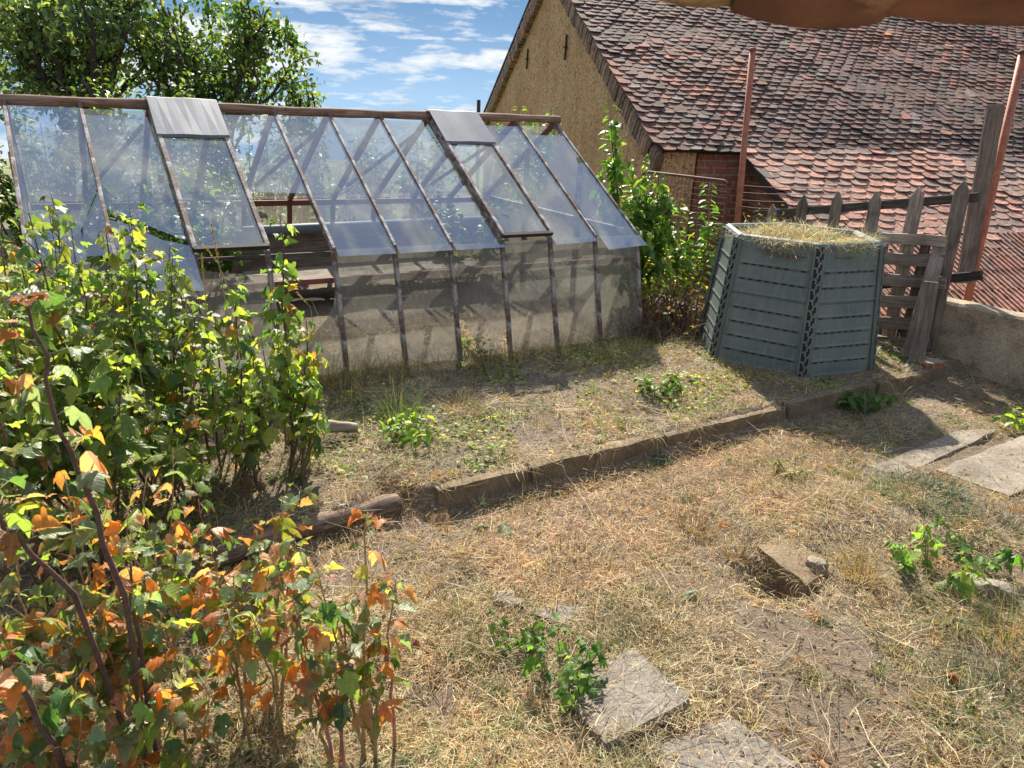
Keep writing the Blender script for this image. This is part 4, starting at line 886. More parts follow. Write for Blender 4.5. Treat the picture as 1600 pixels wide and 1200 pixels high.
px_shrub('yellow_shrub', (1.45, 6.5), [(1010, 400, 6.4), (1040, 385, 6.5), (1070, 400, 6.5), (1095, 395, 6.6), (1100, 440, 6.4), (1060, 430, 6.3), (1020, 440, 6.3), (1085, 470, 6.3), (1000, 430, 6.2)], 'low yellow green shrub with yellow blooms beside the composter', pal=[(.45, (.38, .40, .04)), (.25, (.55, .46, .03)), (.3, (.15, .24, .04))], lsize=(.03, .055), step=.022, t0=.3, templ=LT_OV, r0=.006, mat='tree_leaf', pet=.012)
def bramble(name, base, rad, h, n, label, col=(.15, .085, .055)):
    root = empty(name, (base[0], base[1], T(base[0], base[1])), label, 'bramble'); b = MB(); P = []; Dd = []; Nn = []; S = []
    for i in range(n):
        a = random.uniform(0, 6.28); p = V3(base[0]+random.gauss(0, rad*.5), base[1]+random.gauss(0, rad*.5), 0); p[2] = T(p[0], p[1])-.02; q = p+V3(math.cos(a)*rad*random.uniform(.4, 1.3), math.sin(a)*rad*random.uniform(.4, 1.3), random.uniform(.1, .7)*h)
        C = curve(p, q, V3(0, 0, h*random.uniform(.5, 1.4)), 8, .06); b.tube(C, list(np.linspace(.004, .0015, 8)), 4, 0, tuple(x*random.uniform(.6, 1.9) for x in col))
        for _ in range(4):
            t = random.random(); s0, dd = along(C, t); P.append(s0); Dd.append(RNG.normal(0, 1, 3)); Nn.append(RNG.normal(0, 1, 3)); S.append(random.uniform(.02, .05))
    b.build('twigs', 'stem', root); leaves('withered_leaves', np.array(P), np.array(Dd), np.array(Nn), np.array(S), pick([(.7, (.13, .075, .045)), (.25, (.22, .14, .075)), (.05, (.16, .2, .05))], len(P)), LT_OV, 'leaf', root)
bramble('dry_bramble', (1.36, 6.25), .30, .42, 90, 'brown tangle of dead bramble twigs beside the composter')
bramble('dry_bramble', (1.05, 6.05), .2, .18, 40, 'low dead twigs at the right greenhouse corner')
q = fl(1190, -.05)[1]; px_shrub('rose_shrub', (q[0], q[1]), [(1185, 318, 6.9), (1210, 322, 6.9), (1230, 312, 6.85), (1165, 330, 6.9), (1200, 340, 6.8)], 'sprig of yellow green leaves above the composter rim', pal=[(.5, (.13, .22, .04)), (.3, (.34, .36, .05)), (.2, (.40, .30, .06))], lsize=(.03, .05), step=.035, t0=.6, templ=LT_OV, r0=.005, mat='tree_leaf', pet=.015)
q = D(815, 172, 9.); px_shrub('elder_shrub', (q[0], q[1]), [(812, 166, 9.), (830, 170, 9.), (862, 168, 9.), (868, 180, 8.9), (845, 185, 8.9), (775, 185, 9.2)], 'green shoots showing over the ridge before the gable', lsize=(.06, .10), step=.05, t0=.5, templ=LT_OV, r0=.01, mat='tree_leaf', npn=2)
# weeds
def weed(name, px, py, h, spread, n, label, pal, lsize, templ=LT_CUR, step=.025, z=None, **kw):
    p = g3(px, py) if z is None else G(px, py, z); st = auto_stems(p, n, h, spread, (0, 0), .3, .03); return shrub(name, p, st, label, 'weed', None, pal, lsize, step, .15, templ, .003, (.16, .2, .07), False, 'leaf', .02, .2, **kw)
WG = [(.5, (.06, .14, .03)), (.35, (.11, .22, .04)), (.15, (.20, .28, .08))]
weed('leafy_weed', 878, 1062, .18, .13, 9, 'small green leafy weed growing at the edge of the tilted slab', WG, (.025, .05))
weed('leafy_weed', 1450, 905, .22, .2, 6, 'bright green weed growing beside the concrete block', [(.6, (.12, .22, .045)), (.4, (.22, .31, .06))], (.03, .06), LT_CUR)
weed('leafy_weed', 1535, 880, .18, .2, 5, 'green weed beside the jagged stone at the right', WG, (.03, .055), LT_CUR)
weed('leafy_weed', 1585, 668, .14, .12, 8, 'yellow green weed on the far end of the concrete slabs', [(.6, (.25, .36, .04)), (.4, (.12, .22, .04))], (.05, .08), LT_OV)
weed('leafy_weed', 1335, 630, .12, .2, 14, 'dark green weed tuft hanging over the kerb', WG, (.07, .12), LT_LA)
weed('leafy_weed', 1030, 612, .11, .14, 16, 'round green weed clump on the sunny bed', [(.7, (.08, .17, .03)), (.3, (.16, .28, .04))], (.04, .06), LT_OV)
weed('leafy_weed', 800, 1000, .08, .08, 5, 'tiny weed sprig left of the tilted slab', WG, (.025, .04))
weed('leafy_weed', 640, 690, .14, .14, 10, 'bright green weed at the left of the bed', [(.6, (.16, .30, .03)), (.4, (.26, .36, .05))], (.04, .07), LT_OV)
weed('leafy_weed', 735, 560, .14, .1, 8, 'dark weed in front of the broken wall pane', WG, (.03, .05), LT_OV)
weed('leafy_weed', 1240, 740, .06, .1, 8, 'low pale weed by the long concrete slab', [(1., (.17, .22, .07))], (.03, .05), LT_LA)
# weeds inside and behind the greenhouse, seen through the glass
HG = [(.45, (.05, .11, .025)), (.35, (.11, .20, .035)), (.2, (.20, .30, .05))]
for i, (k, off, h, n, lab) in enumerate(((.6, .75, 1.0, 14, 'green weed inside the left end of the greenhouse'), (2.6, .8, 1.1, 14, 'green weed inside the greenhouse under the larger vent'), (8.7, .7, .8, 16, 'green weed inside the right end of the greenhouse'), (9.6, .5, .6, 9, 'small weed in the right corner inside the greenhouse'))):
    p = gRB(k)+gn*off; shrub('greenhouse_weed', (p[0], p[1], T(*p[:2])), auto_stems(p, n, h, .3, (0, 0), .3, .15), lab, 'weed', 'weeds inside and behind the greenhouse', HG, (.06, .11), .05, .25, LT_OV, .006, mat='tree_leaf', npn=2)
for i, (k, off, h, n) in enumerate(((-2, -.9, 1.8, 26), (.4, -1.1, 1.7, 26), (2.8, -1.1, 1.75, 26), (5.2, -1.3, 1.5, 22), (7.2, -1.2, 1.45, 20), (9.1, -.9, 1.35, 20))):
    p = gRB(k)+gn*off; lab = ['tall shrub behind the left greenhouse end', 'shrub behind the second greenhouse bay', 'shrub behind the larger zinc vent cover', 'shrub behind the middle of the greenhouse', 'shrub behind the smaller zinc vent cover', 'shrub behind the right end panes of the greenhouse'][i]
    shrub('hedge_shrub', (p[0], p[1], T(*p[:2])), auto_stems(p, n, h, .5, (0, 0), .25, .3), lab, 'shrub', 'shrubs behind the greenhouse', HG, (.06, .10), .05, .12, LT_OV, .009, mat='tree_leaf', npn=2)

# ------------------------------------------------------------------ trees
def tree(name, base, h, crown_c, crown_r, nleaf, label, pal, lsize=(.06, .10), trunk_r=.12, nb=22, fork=.35, lumps=None):
    root = empty(name, base, label, 'tree', 'fruit trees behind the greenhouse'); b = MB(); base = np.array(base, float); tips = []
    cc = np.array(crown_c, float); rr = np.array(crown_r, float)
    split = base+(cc-base)*V3(.6, .6, 0)+V3(0, 0, h*fork); C0 = curve(base-up(.2), split, V3(.1, 0, 0), 7, .02); b.tube(C0, list(np.linspace(trunk_r, trunk_r*.72, 7)), 10, 0, (.075, .06, .05))
    for i in range(nb):
        d = RNG.normal(0, 1, 3); d /= np.linalg.norm(d); d[2] = abs(d[2])*1.0-.25; q = cc+d*rr*random.uniform(.55, .95); s0, _ = along(C0, random.uniform(.7, 1.)); C = curve(s0, q, V3(0, 0, .35), 9, .05); r1 = trunk_r*random.uniform(.28, .55)
        b.tube(C, list(np.linspace(r1, .012, 9)), 6, 0, (.07, .055, .045))
        for j in range(9):
            t = random.uniform(.3, 1.); s1, dd = along(C, t); e = s1+RNG.normal(0, 1, 3)*rr*.22+up(.15); C2 = curve(s1, e, V3(0, 0, .1), 6, .06); b.tube(C2, list(np.linspace(.016, .004, 6)), 5, 0, (.08, .065, .05)); tips.append(C2)
    for (q, w) in (lumps or []):
        q = np.array(q, float); k = min(range(len(tips)), key=lambda a: np.linalg.norm(tips[a][-1]-q)); C2 = curve(tips[k][-1], q, V3(0, 0, .0), 6, .03); b.tube(C2, list(np.linspace(.014, .004, 6)), 5, 0, (.08, .065, .05)); tips += [C2]*w
    b.build('trunk', 'bark', root, True)
    per = max(1, nleaf//len(tips)); P = []; 
    for C2 in tips:
        for i in range(per):
            s0, dd = along(C2, random.random()**.7); P.append(s0+RNG.normal(0, .10, 3))
    P = np.array(P); n = len(P); Dd = RNG.normal(0, 1, (n, 3))+V3(0, 0, -.5); Nn = RNG.normal(0, .6, (n, 3))+V3(0, 0, 1); S = RNG.uniform(lsize[0], lsize[1], n)
    leaves('crown', P, Dd, Nn, S, pick(pal, n), LT_OV, 'tree_leaf', root)
TG = [(.32, (.10, .17, .06)), (.38, (.18, .26, .09)), (.25, (.29, .37, .12)), (.04, (.30, .32, .06))]
def tb(px, y): q = D(px, 300, y); return V3(q[0], q[1], T(q[0], q[1]))
c1 = D(110, 30, 11.5); c2 = D(330, 70, 12.); c3 = D(445, 130, 12.5); c0 = D(-120, 60, 11.)
tree('fruit_tree', tb(135, 11.5), 3.0, c1, (1.8, 1.6, 1.5), 7200, 'broad dark leaved tree behind the left of the greenhouse', TG, trunk_r=.15, nb=22, fork=.42)
lm = [(D(378, 22, 12.), 4), (D(415, 52, 12.), 3), (D(448, 45, 12.1), 5), (D(460, 80, 12.1), 4), (D(395, 70, 12.), 4), (D(325, 0, 12.), 4)]
tree('fruit_tree', tb(310, 12.), 2.6, c2, (1.45, 1.2, 1.0), 5600, 'lighter upright tree behind the larger zinc vent cover', [(.35, (.06, .12, .03)), (.4, (.11, .19, .04)), (.2, (.19, .27, .05)), (.05, (.4, .4, .06))], trunk_r=.10, nb=20, lumps=lm)
tree('fruit_tree', tb(460, 12.6), 1.9, D(462, 158, 12.6), (.32, .3, .30), 900, 'small sapling at the right end of the trees', TG, trunk_r=.04, nb=9)
tree('fruit_tree', tb(-160, 11.), 2.8, c0, (1.5, 1.4, 1.5), 6000, 'dark tree at the far left picture edge', TG, trunk_r=.13, nb=16)

# ------------------------------------------------------------------ grass, straw, cover
SLABS = []
for o in sc.objects:
    if o.type == 'MESH' and o.name.split('.')[0] in ('paving_slab', 'concrete_block'):
        vs = np.array([v.co for v in o.data.vertices])+np.array(o.location); SLABS.append((o.name, vs))
def inhull(x, y, vs, m_=0.):
    from math import atan2
    pts_ = vs[:, :2]; c = pts_.mean(0); k = 16; ang = np.linspace(0, 2*math.pi, k, endpoint=False); inside = np.ones(len(x), bool)
    for a in ang:
        d = V3(math.cos(a), math.sin(a), 0)[:2]; inside &= ((x-c[0])*d[0]+(y-c[1])*d[1]) < ((pts_-c)@d).max()-m_
    return inside
BARE = [(g3(1250, 1010), .22), (g3(1370, 1040), .30), (g3(1280, 1110), .22), (g3(1180, 970), .12), (g3(690, 1090), .15), (g3(1480, 1080), .2), (g3(1420, 620), .3), (g3(1300, 1000), .3), (g3(1340, 1150), .3)]
def barefac(x, y):
    f = np.zeros(len(x))
    for p, r in BARE: f = np.maximum(f, np.exp(-((x-p[0])**2+(y-p[1])**2)/(r*r)))
    return f
def scatter(n, xr=(-3.2, 4.3), yr=(1.2, 7.2), pw=1.3):
    y = yr[0]*(yr[1]/yr[0])**RNG.random(n) if pw else RNG.uniform(*yr, n)
    lim = np.minimum(xr[1], y*.8+1.2); lo = np.maximum(xr[0], -y*.8-.9); x = lo+(lim-lo)*RNG.random(n)
    q = (x-WA[0])*WN[0]+(y-WA[1])*WN[1]; k = q < -.02; return x[k], y[k]
def bedside(x, y): return (x-KA[0])*KN[0]+(y-KA[1])*KN[1]
def in_bin(x, y): return np.hypot(x-BC[0], y-BC[1]) < .62
def in_gh(x, y):
    a = np.stack([x-E10[0], y-E10[1]], 1); s = a@gn[:2]; l = a@gax[:2]; return (s < .17) & (s > -2.8) & (l < .03) & (l > -4.3)
def blades(name, x, y, z, L, W, pitch, az, curl, cols, label, mat='grass'):
    """blades of grass: three cross sections and a point"""
    n = len(x); p = np.stack([x, y, z], 1); h = np.stack([np.cos(az), np.sin(az), np.zeros(n)], 1); side = np.stack([-np.sin(az), np.cos(az), RNG.normal(0, .5, n)], 1); side /= np.linalg.norm(side, axis=1, keepdims=True)
    sec = []; cur = p.copy(); pt = pitch.copy(); tw = RNG.normal(0, .35, n); hh = h.copy()
    for i in range(4):
        wd = W*(1, .95, .7, .0)[i]
        if i < 3: sec += [cur-side*wd[:, None]/2, cur+side*wd[:, None]/2]
        else: sec += [cur]
        d = hh*np.cos(pt)[:, None]+np.stack([np.zeros(n)]*2+[np.sin(pt)], 1); cur = cur+d*(L/3)[:, None]; pt = pt-curl
        s_, c_ = np.sin(tw), np.cos(tw); hh = np.stack([hh[:, 0]*c_-hh[:, 1]*s_, hh[:, 0]*s_+hh[:, 1]*c_, np.zeros(n)], 1)
    V = np.stack(sec, 1); gz_ = tz(V[:, :, 0].ravel(), V[:, :, 1].ravel()).reshape(V.shape[:2]); V[:, 1:, 2] = np.maximum(V[:, 1:, 2], np.minimum(gz_[:, 1:], p[:, 2:3]+.05)+.004)
    V = V.reshape(-1, 3); b = (np.arange(n)*7)[:, None]
    Q = np.concatenate([b+np.array([[0, 1, 3, 2]]), b+np.array([[2, 3, 5, 4]])]); Tt = b+np.array([[4, 5, 6]])
    o = bigmesh(name, V, Tt, mat, None, np.repeat(cols, 7, 0), False, (0, 0, 0), Q); tag(o, label, 'grass', None, 'stuff'); return o
STRAW = [(.34, (.72, .51, .26)), (.28, (.86, .71, .45)), (.16, (.52, .34, .16)), (.11, (.64, .37, .18)), (.11, (.17, .115, .065))]
def clean(x, y, m_=.0, slabkeep=.15):
    k = ~in_bin(x, y) & ~in_gh(x, y)
    for c, vs in SLABS: ins = inhull(x, y, vs, .02); k &= ~(ins & (RNG.random(len(x)) > (.9 if c == 'concrete_block' else slabkeep)))
    s = bedside(x, y); l = (x-KA[0])*KD[0]+(y-KA[1])*KD[1]; kerb = (s > -.04) & (s < .07) & (l > 0) & (l < KL); k &= ~(kerb & (RNG.random(len(x)) > .16)); return k
def lift(x, y, z):
    s = bedside(x, y); l = (x-KA[0])*KD[0]+(y-KA[1])*KD[1]; kerb = (s > -.04) & (s < .07) & (l > 0) & (l < KL); z = np.where(kerb, .025, z)
    for c, vs in SLABS: z = np.where(inhull(x, y, vs, .0), np.maximum(z, np.median(vs[vs[:, 2] > vs[:, 2].mean()][:, 2])), z)
    return z
# lying straw
x, y = scatter(350000); k = clean(x, y) & (RNG.random(len(x)) > .93*barefac(x, y)) & (RNG.random(len(x)) < np.clip(3.6*fb(x, y, 2.4, 12)-1.12, .10, 1)); x, y = x[k], y[k]; n = len(x)
cols = pick(STRAW, n); red = fb(x, y, 1.1, 15) > .60; cols[red] *= np.array([1.06, .88, .78]); tone = .50+1.0*fb(x, y, 4.5, 17); cols *= tone[:, None]  # straw colour varies in random lighter and darker patches
flow = 6.28*fb(x, y, 1.1, 21, 2)*1.6
mound = np.clip(fb(x, y, 2.6, 71)-.5, 0, 1)
blades('dry_straw', x, y, lift(x, y, tz(x, y))+RNG.random(n)**1.6*(.022+.22*mound), RNG.gamma(2.2, .019, n)+.010, RNG.uniform(.0009, .0027, n), RNG.normal(.12, .22, n), flow+RNG.normal(0, 1.1, n), RNG.normal(.12, .2, n), cols, 'dry yellow straw and cut grass lying over the ground')
# short standing stubble
x, y = scatter(142000); k = clean(x, y, slabkeep=0) & (RNG.random(len(x)) > .95*barefac(x, y)) & (RNG.random(len(x)) < 1.4*fb(x, y, 1.7, 31)**1.5); x, y = x[k], y[k]; n = len(x); g_ = fb(x, y, 1.3, 33)+.12*(bedside(x, y) > .1)
cols = pick(STRAW, n); gm = RNG.random(n) < np.clip((g_-.50)*4, .06, .8); cols[gm] = pick([(.5, (.10, .17, .045)), (.3, (.19, .25, .07)), (.2, (.27, .28, .10))], gm.sum())
blades('grass_stubble', x, y, lift(x, y, tz(x, y))-.003, RNG.gamma(4., .011, n)+.012, RNG.uniform(.0014, .003, n), RNG.normal(.95, .4, n), RNG.random(n)*6.28, RNG.normal(.35, .3, n), cols, 'short cut stubble of mixed dry and green grass')
# long pale stalks strewn in the foreground
x, y = scatter(1800, yr=(1.3, 4.5)); k = clean(x, y, slabkeep=.6) & (RNG.random(len(x)) < .2+1.1*fb(x, y, 1.2, 41)); x, y = x[k], y[k]; n = len(x)
blades('straw_stalks', x, y, lift(x, y, tz(x, y))+RNG.random(n)*.035, RNG.gamma(5., .05, n)+.05, RNG.uniform(.0018, .0036, n), RNG.normal(.10, .16, n), RNG.random(n)*6.28, RNG.normal(.05, .12, n), pick([(.6, (.60, .49, .29)), (.4, (.45, .32, .17))], n), 'long pale dry stalks strewn across the foreground')
# tussocks: little clumps of one colour each
x, y = scatter(1800); k = clean(x, y, slabkeep=.05) & (RNG.random(len(x)) > .8*barefac(x, y)) & (RNG.random(len(x)) < np.clip(2.5*fb(x, y, 1.9, 91)-.6, .1, 1)); x, y = x[k], y[k]; m_ = len(x); per = 46; gr_ = np.clip((fb(x, y, 1.3, 33)-.42)*3+.25*(bedside(x, y) > .1), .08, .75)
cc_ = pick([(.45, (.70, .50, .25)), (.30, (.56, .34, .16)), (.15, (.80, .66, .42)), (.10, (.28, .19, .11))], m_); gm = RNG.random(m_) < gr_; cc_[gm] = pick([(.4, (.13, .20, .06)), (.4, (.24, .31, .09)), (.2, (.34, .34, .13))], gm.sum())
rad = RNG.uniform(.015, .06, m_); LL_ = RNG.uniform(.035, .11, m_); pp_ = RNG.uniform(.25, 1.15, m_); az_ = RNG.random(m_)*6.28
ii = np.repeat(np.arange(m_), per); a = RNG.random(len(ii))*6.28; rr_ = rad[ii]*np.sqrt(RNG.random(len(ii))); xx = x[ii]+rr_*np.cos(a); yy = y[ii]+rr_*np.sin(a)
blades('tussocks', xx, yy, tz(xx, yy)-.004, LL_[ii]*RNG.uniform(.4, 1.2, len(ii)), RNG.uniform(.0012, .003, len(ii)), RNG.normal(0, .25, len(ii))+pp_[ii], np.where(pp_[ii] < .6, az_[ii]+RNG.normal(0, .6, len(ii)), a), RNG.normal(.3, .25, len(ii)), cc_[ii]*RNG.uniform(.65, 1.3, (len(ii), 1)), 'small matted tussocks of dry and green grass')
# dry weeds along the foot of the greenhouse wall
n = 5200; l = RNG.uniform(-3.4, .1, n); so_ = .20+RNG.gamma(1.6, .11, n); bp_ = E10[None, :2]+gax[None, :2]*l[:, None]+gn[None, :2]*so_[:, None]; x, y = bp_[:, 0], bp_[:, 1]; k = ~in_bin(x, y) & (RNG.random(n) < np.clip(fb(x, y, 2.4, 81)*2.4-.5, .08, 1)); x, y = x[k], y[k]; n = len(x)
blades('dry_weeds', x, y, tz(x, y)-.005, RNG.gamma(4., .030, n)+.03, RNG.uniform(.0014, .0032, n), RNG.normal(.95, .4, n), RNG.random(n)*6.28, RNG.normal(.25, .25, n), pick([(.45, (.34, .22, .11)), (.25, (.55, .42, .22)), (.15, (.16, .22, .06)), (.15, (.16, .10, .06))], n), 'brown dry weeds and grass along the foot of the greenhouse wall')
# hay on the floor inside the front wall
n = 5000; l = RNG.uniform(-2.6, -.1, n); so_ = RNG.uniform(-.75, .12, n); bp_ = E10[None, :2]+gax[None, :2]*l[:, None]+gn[None, :2]*so_[:, None]; x, y = bp_[:, 0], bp_[:, 1]
blades('hay', x, y, tz(x, y)+RNG.random(n)*.07, RNG.gamma(3., .03, n)+.03, RNG.uniform(.002, .004, n), RNG.normal(.2, .3, n), RNG.random(n)*6.28, RNG.normal(.15, .2, n), pick([(.6, (.66, .40, .19)), (.4, (.74, .56, .32))], n), 'orange hay lying inside the greenhouse behind the broken pane')
# straw spilling over the kerb
n = 4200; l = RNG.uniform(.0, KL, n); so_ = RNG.choice([-.06, .06], n)+RNG.normal(0, .035, n); bp_ = KA[None]+KD[None]*l[:, None]+KN[None]*so_[:, None]; x, y = bp_[:, 0], bp_[:, 1]; k = ~in_bin(x, y) & (RNG.random(n) < np.clip(fb(x, y, 3.1, 85)*4-1.9, .02, 1)); x, y = x[k], y[k]; n = len(x); s = bedside(x, y)
blades('kerb_straw', x, y, np.where(s > -.04, np.maximum(tz(x, y), -.005), tz(x, y))+RNG.random(n)*.02, RNG.gamma(3.5, .022, n)+.02, RNG.uniform(.0012, .0028, n), RNG.normal(.35, .4, n), np.where(s > 0, math.atan2(-KN[1], -KN[0]), RNG.random(n)*6.28)+RNG.normal(0, .9, n), RNG.normal(.3, .3, n), pick(STRAW[:3]+[(.12, (.15, .21, .06))], n), 'straw and grass spilling over the kerb stones')
# distinct tufts
def tuft(px, py, n, L, rad, pal, label, w=(.0015, .003), pit=1.15):
    p = g3(px, py); a = RNG.random(n)*6.28; r = rad*np.sqrt(RNG.random(n)); x = p[0]+r*np.cos(a); y = p[1]+r*np.sin(a); az = a+RNG.normal(0, .5, n)
    o = blades('grass_tuft', x, y, tz(x, y)-.005, L*RNG.uniform(.45, 1.1, n), RNG.uniform(*w, n), RNG.normal(pit, .25, n), az, RNG.normal(.25, .2, n), pick(pal, n), label)
    o['category'] = 'grass tuft'; del o['kind']; o['group'] = 'tufts of long grass'
DRY = [(.5, (.55, .40, .18)), (.3, (.50, .32, .13)), (.2, (.36, .25, .12))]; GR = [(.5, (.10, .18, .05)), (.3, (.17, .26, .07)), (.2, (.36, .33, .13))]; GG = [(.6, (.09, .16, .07)), (.3, (.14, .20, .08)), (.1, (.3, .26, .12))]
tuft(1345, 905, 170, .20, .07, DRY, 'golden dry grass tuft beside the concrete block')
tuft(720, 640, 120, .16, .12, DRY, 'dry pale tuft on the bed near the broken pane')
tuft(625, 655, 160, .30, .12, GR, 'tuft of long arching green grass by the branch stub', (.002, .004))
tuft(540, 600, 120, .34, .18, GR+DRY, 'mixed tall grass tuft below the greenhouse wall')
tuft(1440, 775, 900, .12, .24, GG, 'dense grey green grass patch before the broad concrete slab', pit=.8)
tuft(1330, 735, 260, .09, .14, DRY+GR, 'low straw coloured tuft at the slab corner', pit=.7)
tuft(1080, 830, 60, .24, .05, [(1., (.22, .14, .08))], 'thin brown stalks left of the concrete block', pit=1.0)
tuft(1150, 875, 36, .32, .04, [(1., (.30, .19, .09))], 'slanting brown stalk bunch beside the hollow', pit=.75)
tuft(1590, 1000, 260, .22, .16, DRY+GR, 'mixed dry grass tuft at the right picture edge')
tuft(1000, 1010, 160, .10, .14, GG+DRY, 'low grey green tuft in the straw above the tilted slab', pit=.8)
tuft(1020, 960, 170, .12, .12, DRY, 'pale dry tuft in the middle of the straw', pit=.7)
tuft(1540, 1110, 420, .20, .22, DRY+GR+GG, 'tangled grass tuft in the lower right corner', pit=.75)
tuft(1440, 1010, 240, .13, .18, GR+DRY, 'thin mixed tuft on the bare soil patch', pit=.6)
tuft(1560, 830, 420, .13, .2, GG+DRY, 'grey green tangle of grass below the broad slab', pit=.7)
tuft(1500, 960, 260, .16, .16, DRY+GR, 'dry tangle in front of the jagged stone', pit=.6)
tuft(690, 1010, 380, .11, .2, [(.5, (.60, .36, .18)), (.5, (.66, .48, .26))], 'orange dry hay clump left of the small weed sprig', pit=.35)
tuft(800, 1130, 300, .12, .16, [(.5, (.60, .36, .18)), (.5, (.66, .48, .26))], 'orange dry hay clump left of the tilted slab', pit=.4)
tuft(960, 625, 200, .10, .2, DRY+GR, 'short mixed tuft in the middle of the bed', pit=.8)
tuft(1085, 655, 220, .09, .2, DRY, 'sunny straw tuft on the bed edge', pit=.6)
tuft(900, 880, 70, .14, .12, [(1., (.20, .13, .08))], 'brown twiggy tuft on the path')
tuft(760, 1010, 240, .13, .2, [(.6, (.45, .26, .12)), (.4, (.5, .36, .18))], 'reddish dry tuft left of the slab chips', pit=.45)
tuft(1180, 585, 160, .16, .25, DRY, 'dry tuft at the foot of the composter', pit=.9)
tuft(970, 560, 220, .15, .25, DRY+GR, 'dry tuft along the right greenhouse wall', pit=.8)
# broad leaved ground cover on the bed
x, y = scatter(26000, xr=(-2.2, 3.2), yr=(2.8, 6.6), pw=0); s = bedside(x, y)
k = clean(x, y) & (s > .08) & (RNG.random(len(x)) < np.clip((fb(x, y, 2.3, 51)-.475)*7, .06, 1)); x, y = x[k], y[k]; n = len(x)
P = np.stack([x, y, tz(x, y)+RNG.random(n)*.03], 1); a = RNG.random(n)*6.28
o = leaves('ground_cover', P, np.stack([np.cos(a), np.sin(a), RNG.normal(.25, .3, n)], 1), RNG.normal(0, .3, (n, 3))+V3(0, 0, 1), RNG.uniform(.015, .035, n), pick([(.35, (.16, .26, .05)), (.42, (.28, .38, .06)), (.08, (.07, .13, .03)), (.15, (.42, .40, .10))], n), LT_OV, 'leaf', None, (0, 0, 0)); tag(o, 'small green clover leaves spreading over the bed', 'ground cover', None, 'stuff')
x, y = scatter(3500, yr=(1.4, 5.0)); k = clean(x, y) & (bedside(x, y) < -.1) & (RNG.random(len(x)) < np.clip((fb(x, y, 1.2, 57)-.52)*4, .02, 1)); x, y = x[k], y[k]; n = len(x); P = np.stack([x, y, tz(x, y)+RNG.random(n)*.025], 1); a = RNG.random(n)*6.28
o = leaves('path_weeds', P, np.stack([np.cos(a), np.sin(a), RNG.normal(.2, .3, n)], 1), RNG.normal(0, .3, (n, 3))+V3(0, 0, 1), RNG.uniform(.015, .035, n), pick([(.5, (.10, .17, .05)), (.5, (.18, .24, .09))], n), LT_LA, 'leaf', None, (0, 0, 0)); tag(o, 'sparse tiny green weeds in the straw of the path', 'ground cover', None, 'stuff')
# clods of soil
x, y = scatter(7000, yr=(1.3, 5.5)); k = clean(x, y) & (RNG.random(len(x)) < .10+.9*barefac(x, y)); x, y = x[k], y[k]; n = len(x); r = RNG.gamma(1.5, .0018, n)+.001
oc = np.array([(1, 0, 0), (0, 1, 0), (-1, 0, 0), (0, -1, 0), (0, 0, .8), (0, 0, -.8)]); V = np.stack([x, y, tz(x, y)+r*.3], 1)[:, None]+oc[None]*r[:, None, None]*RNG.uniform(.5, 1.4, (n, 6, 1)); tri = np.array([(0, 1, 4), (1, 2, 4), (2, 3, 4), (3, 0, 4), (1, 0, 5), (2, 1, 5), (3, 2, 5), (0, 3, 5)])
o = bigmesh('soil_crumbs', V.reshape(-1, 3), (tri[None]+(np.arange(n)*6)[:, None, None]).reshape(-1, 3), 'bark', None, np.repeat(pick([(.7, (.38, .30, .235)), (.1, (.22, .17, .13)), (.2, (.46, .38, .31))], n), 6, 0), False, (0, 0, 0)); tag(o, 'small crumbs of dry soil on the bare patches', 'soil', None, 'stuff')
# crumbs, dead leaf litter
x, y = scatter(9000); k = clean(x, y, slabkeep=.3); x, y = x[k], y[k]; n = len(x); P = np.stack([x, y, lift(x, y, tz(x, y))+.006], 1); a = RNG.random(n)*6.28
o = leaves('leaf_litter', P, np.stack([np.cos(a), np.sin(a), RNG.normal(.0, .3, n)], 1), RNG.normal(0, .5, (n, 3))+V3(0, 0, 1), RNG.uniform(.008, .022, n), pick([(.5, (.13, .08, .05)), (.3, (.30, .18, .10)), (.2, (.40, .32, .2))], n), LT_OV, 'leaf', None, (0, 0, 0)); tag(o, 'brown crumbs of leaf litter scattered on the ground', 'leaf litter', None, 'stuff')
# single fallen leaves
for (px, py, s, c, lab) in ((683, 812, .10, (.50, .32, .18), 'curled tan fallen leaf beneath the kerb end'), (792, 833, .075, (.24, .30, .20), 'grey green fallen leaf on the path straw'), (752, 824, .05, (.24, .30, .2), 'smaller grey green fallen leaf left of its twin'), (1035, 724, .10, (.08, .14, .07), 'dark green fallen leaf under the kerb'), (1085, 600, .08, (.13, .2, .1), 'green fallen leaf in front of the composter'), (1078, 934, .05, (.26, .32, .24), 'pale silvery fallen leaf on the straw'), (915, 668, .05, (.5, .28, .07), 'orange fallen leaf on the grassy bed'), (1488, 1058, .05, (.32, .10, .04), 'red brown fallen leaf at the lower right'), (640, 1020, .08, (.34, .15, .09), 'red brown fallen leaf beside the withered bush')):
    p = g3(px, py); p = p+up(.03); a = random.uniform(0, 6.28)
    o = leaves('fallen_leaf', p[None]-V3(math.cos(a), math.sin(a), 0)[None]*s*.5, V3(math.cos(a), math.sin(a), .15)[None], V3(.1, -.3, 1)[None], np.array([s]), np.array([c]), [LT_CUR[1]], 'leaf', None); tag(o, lab, 'leaf', 'single fallen leaves')
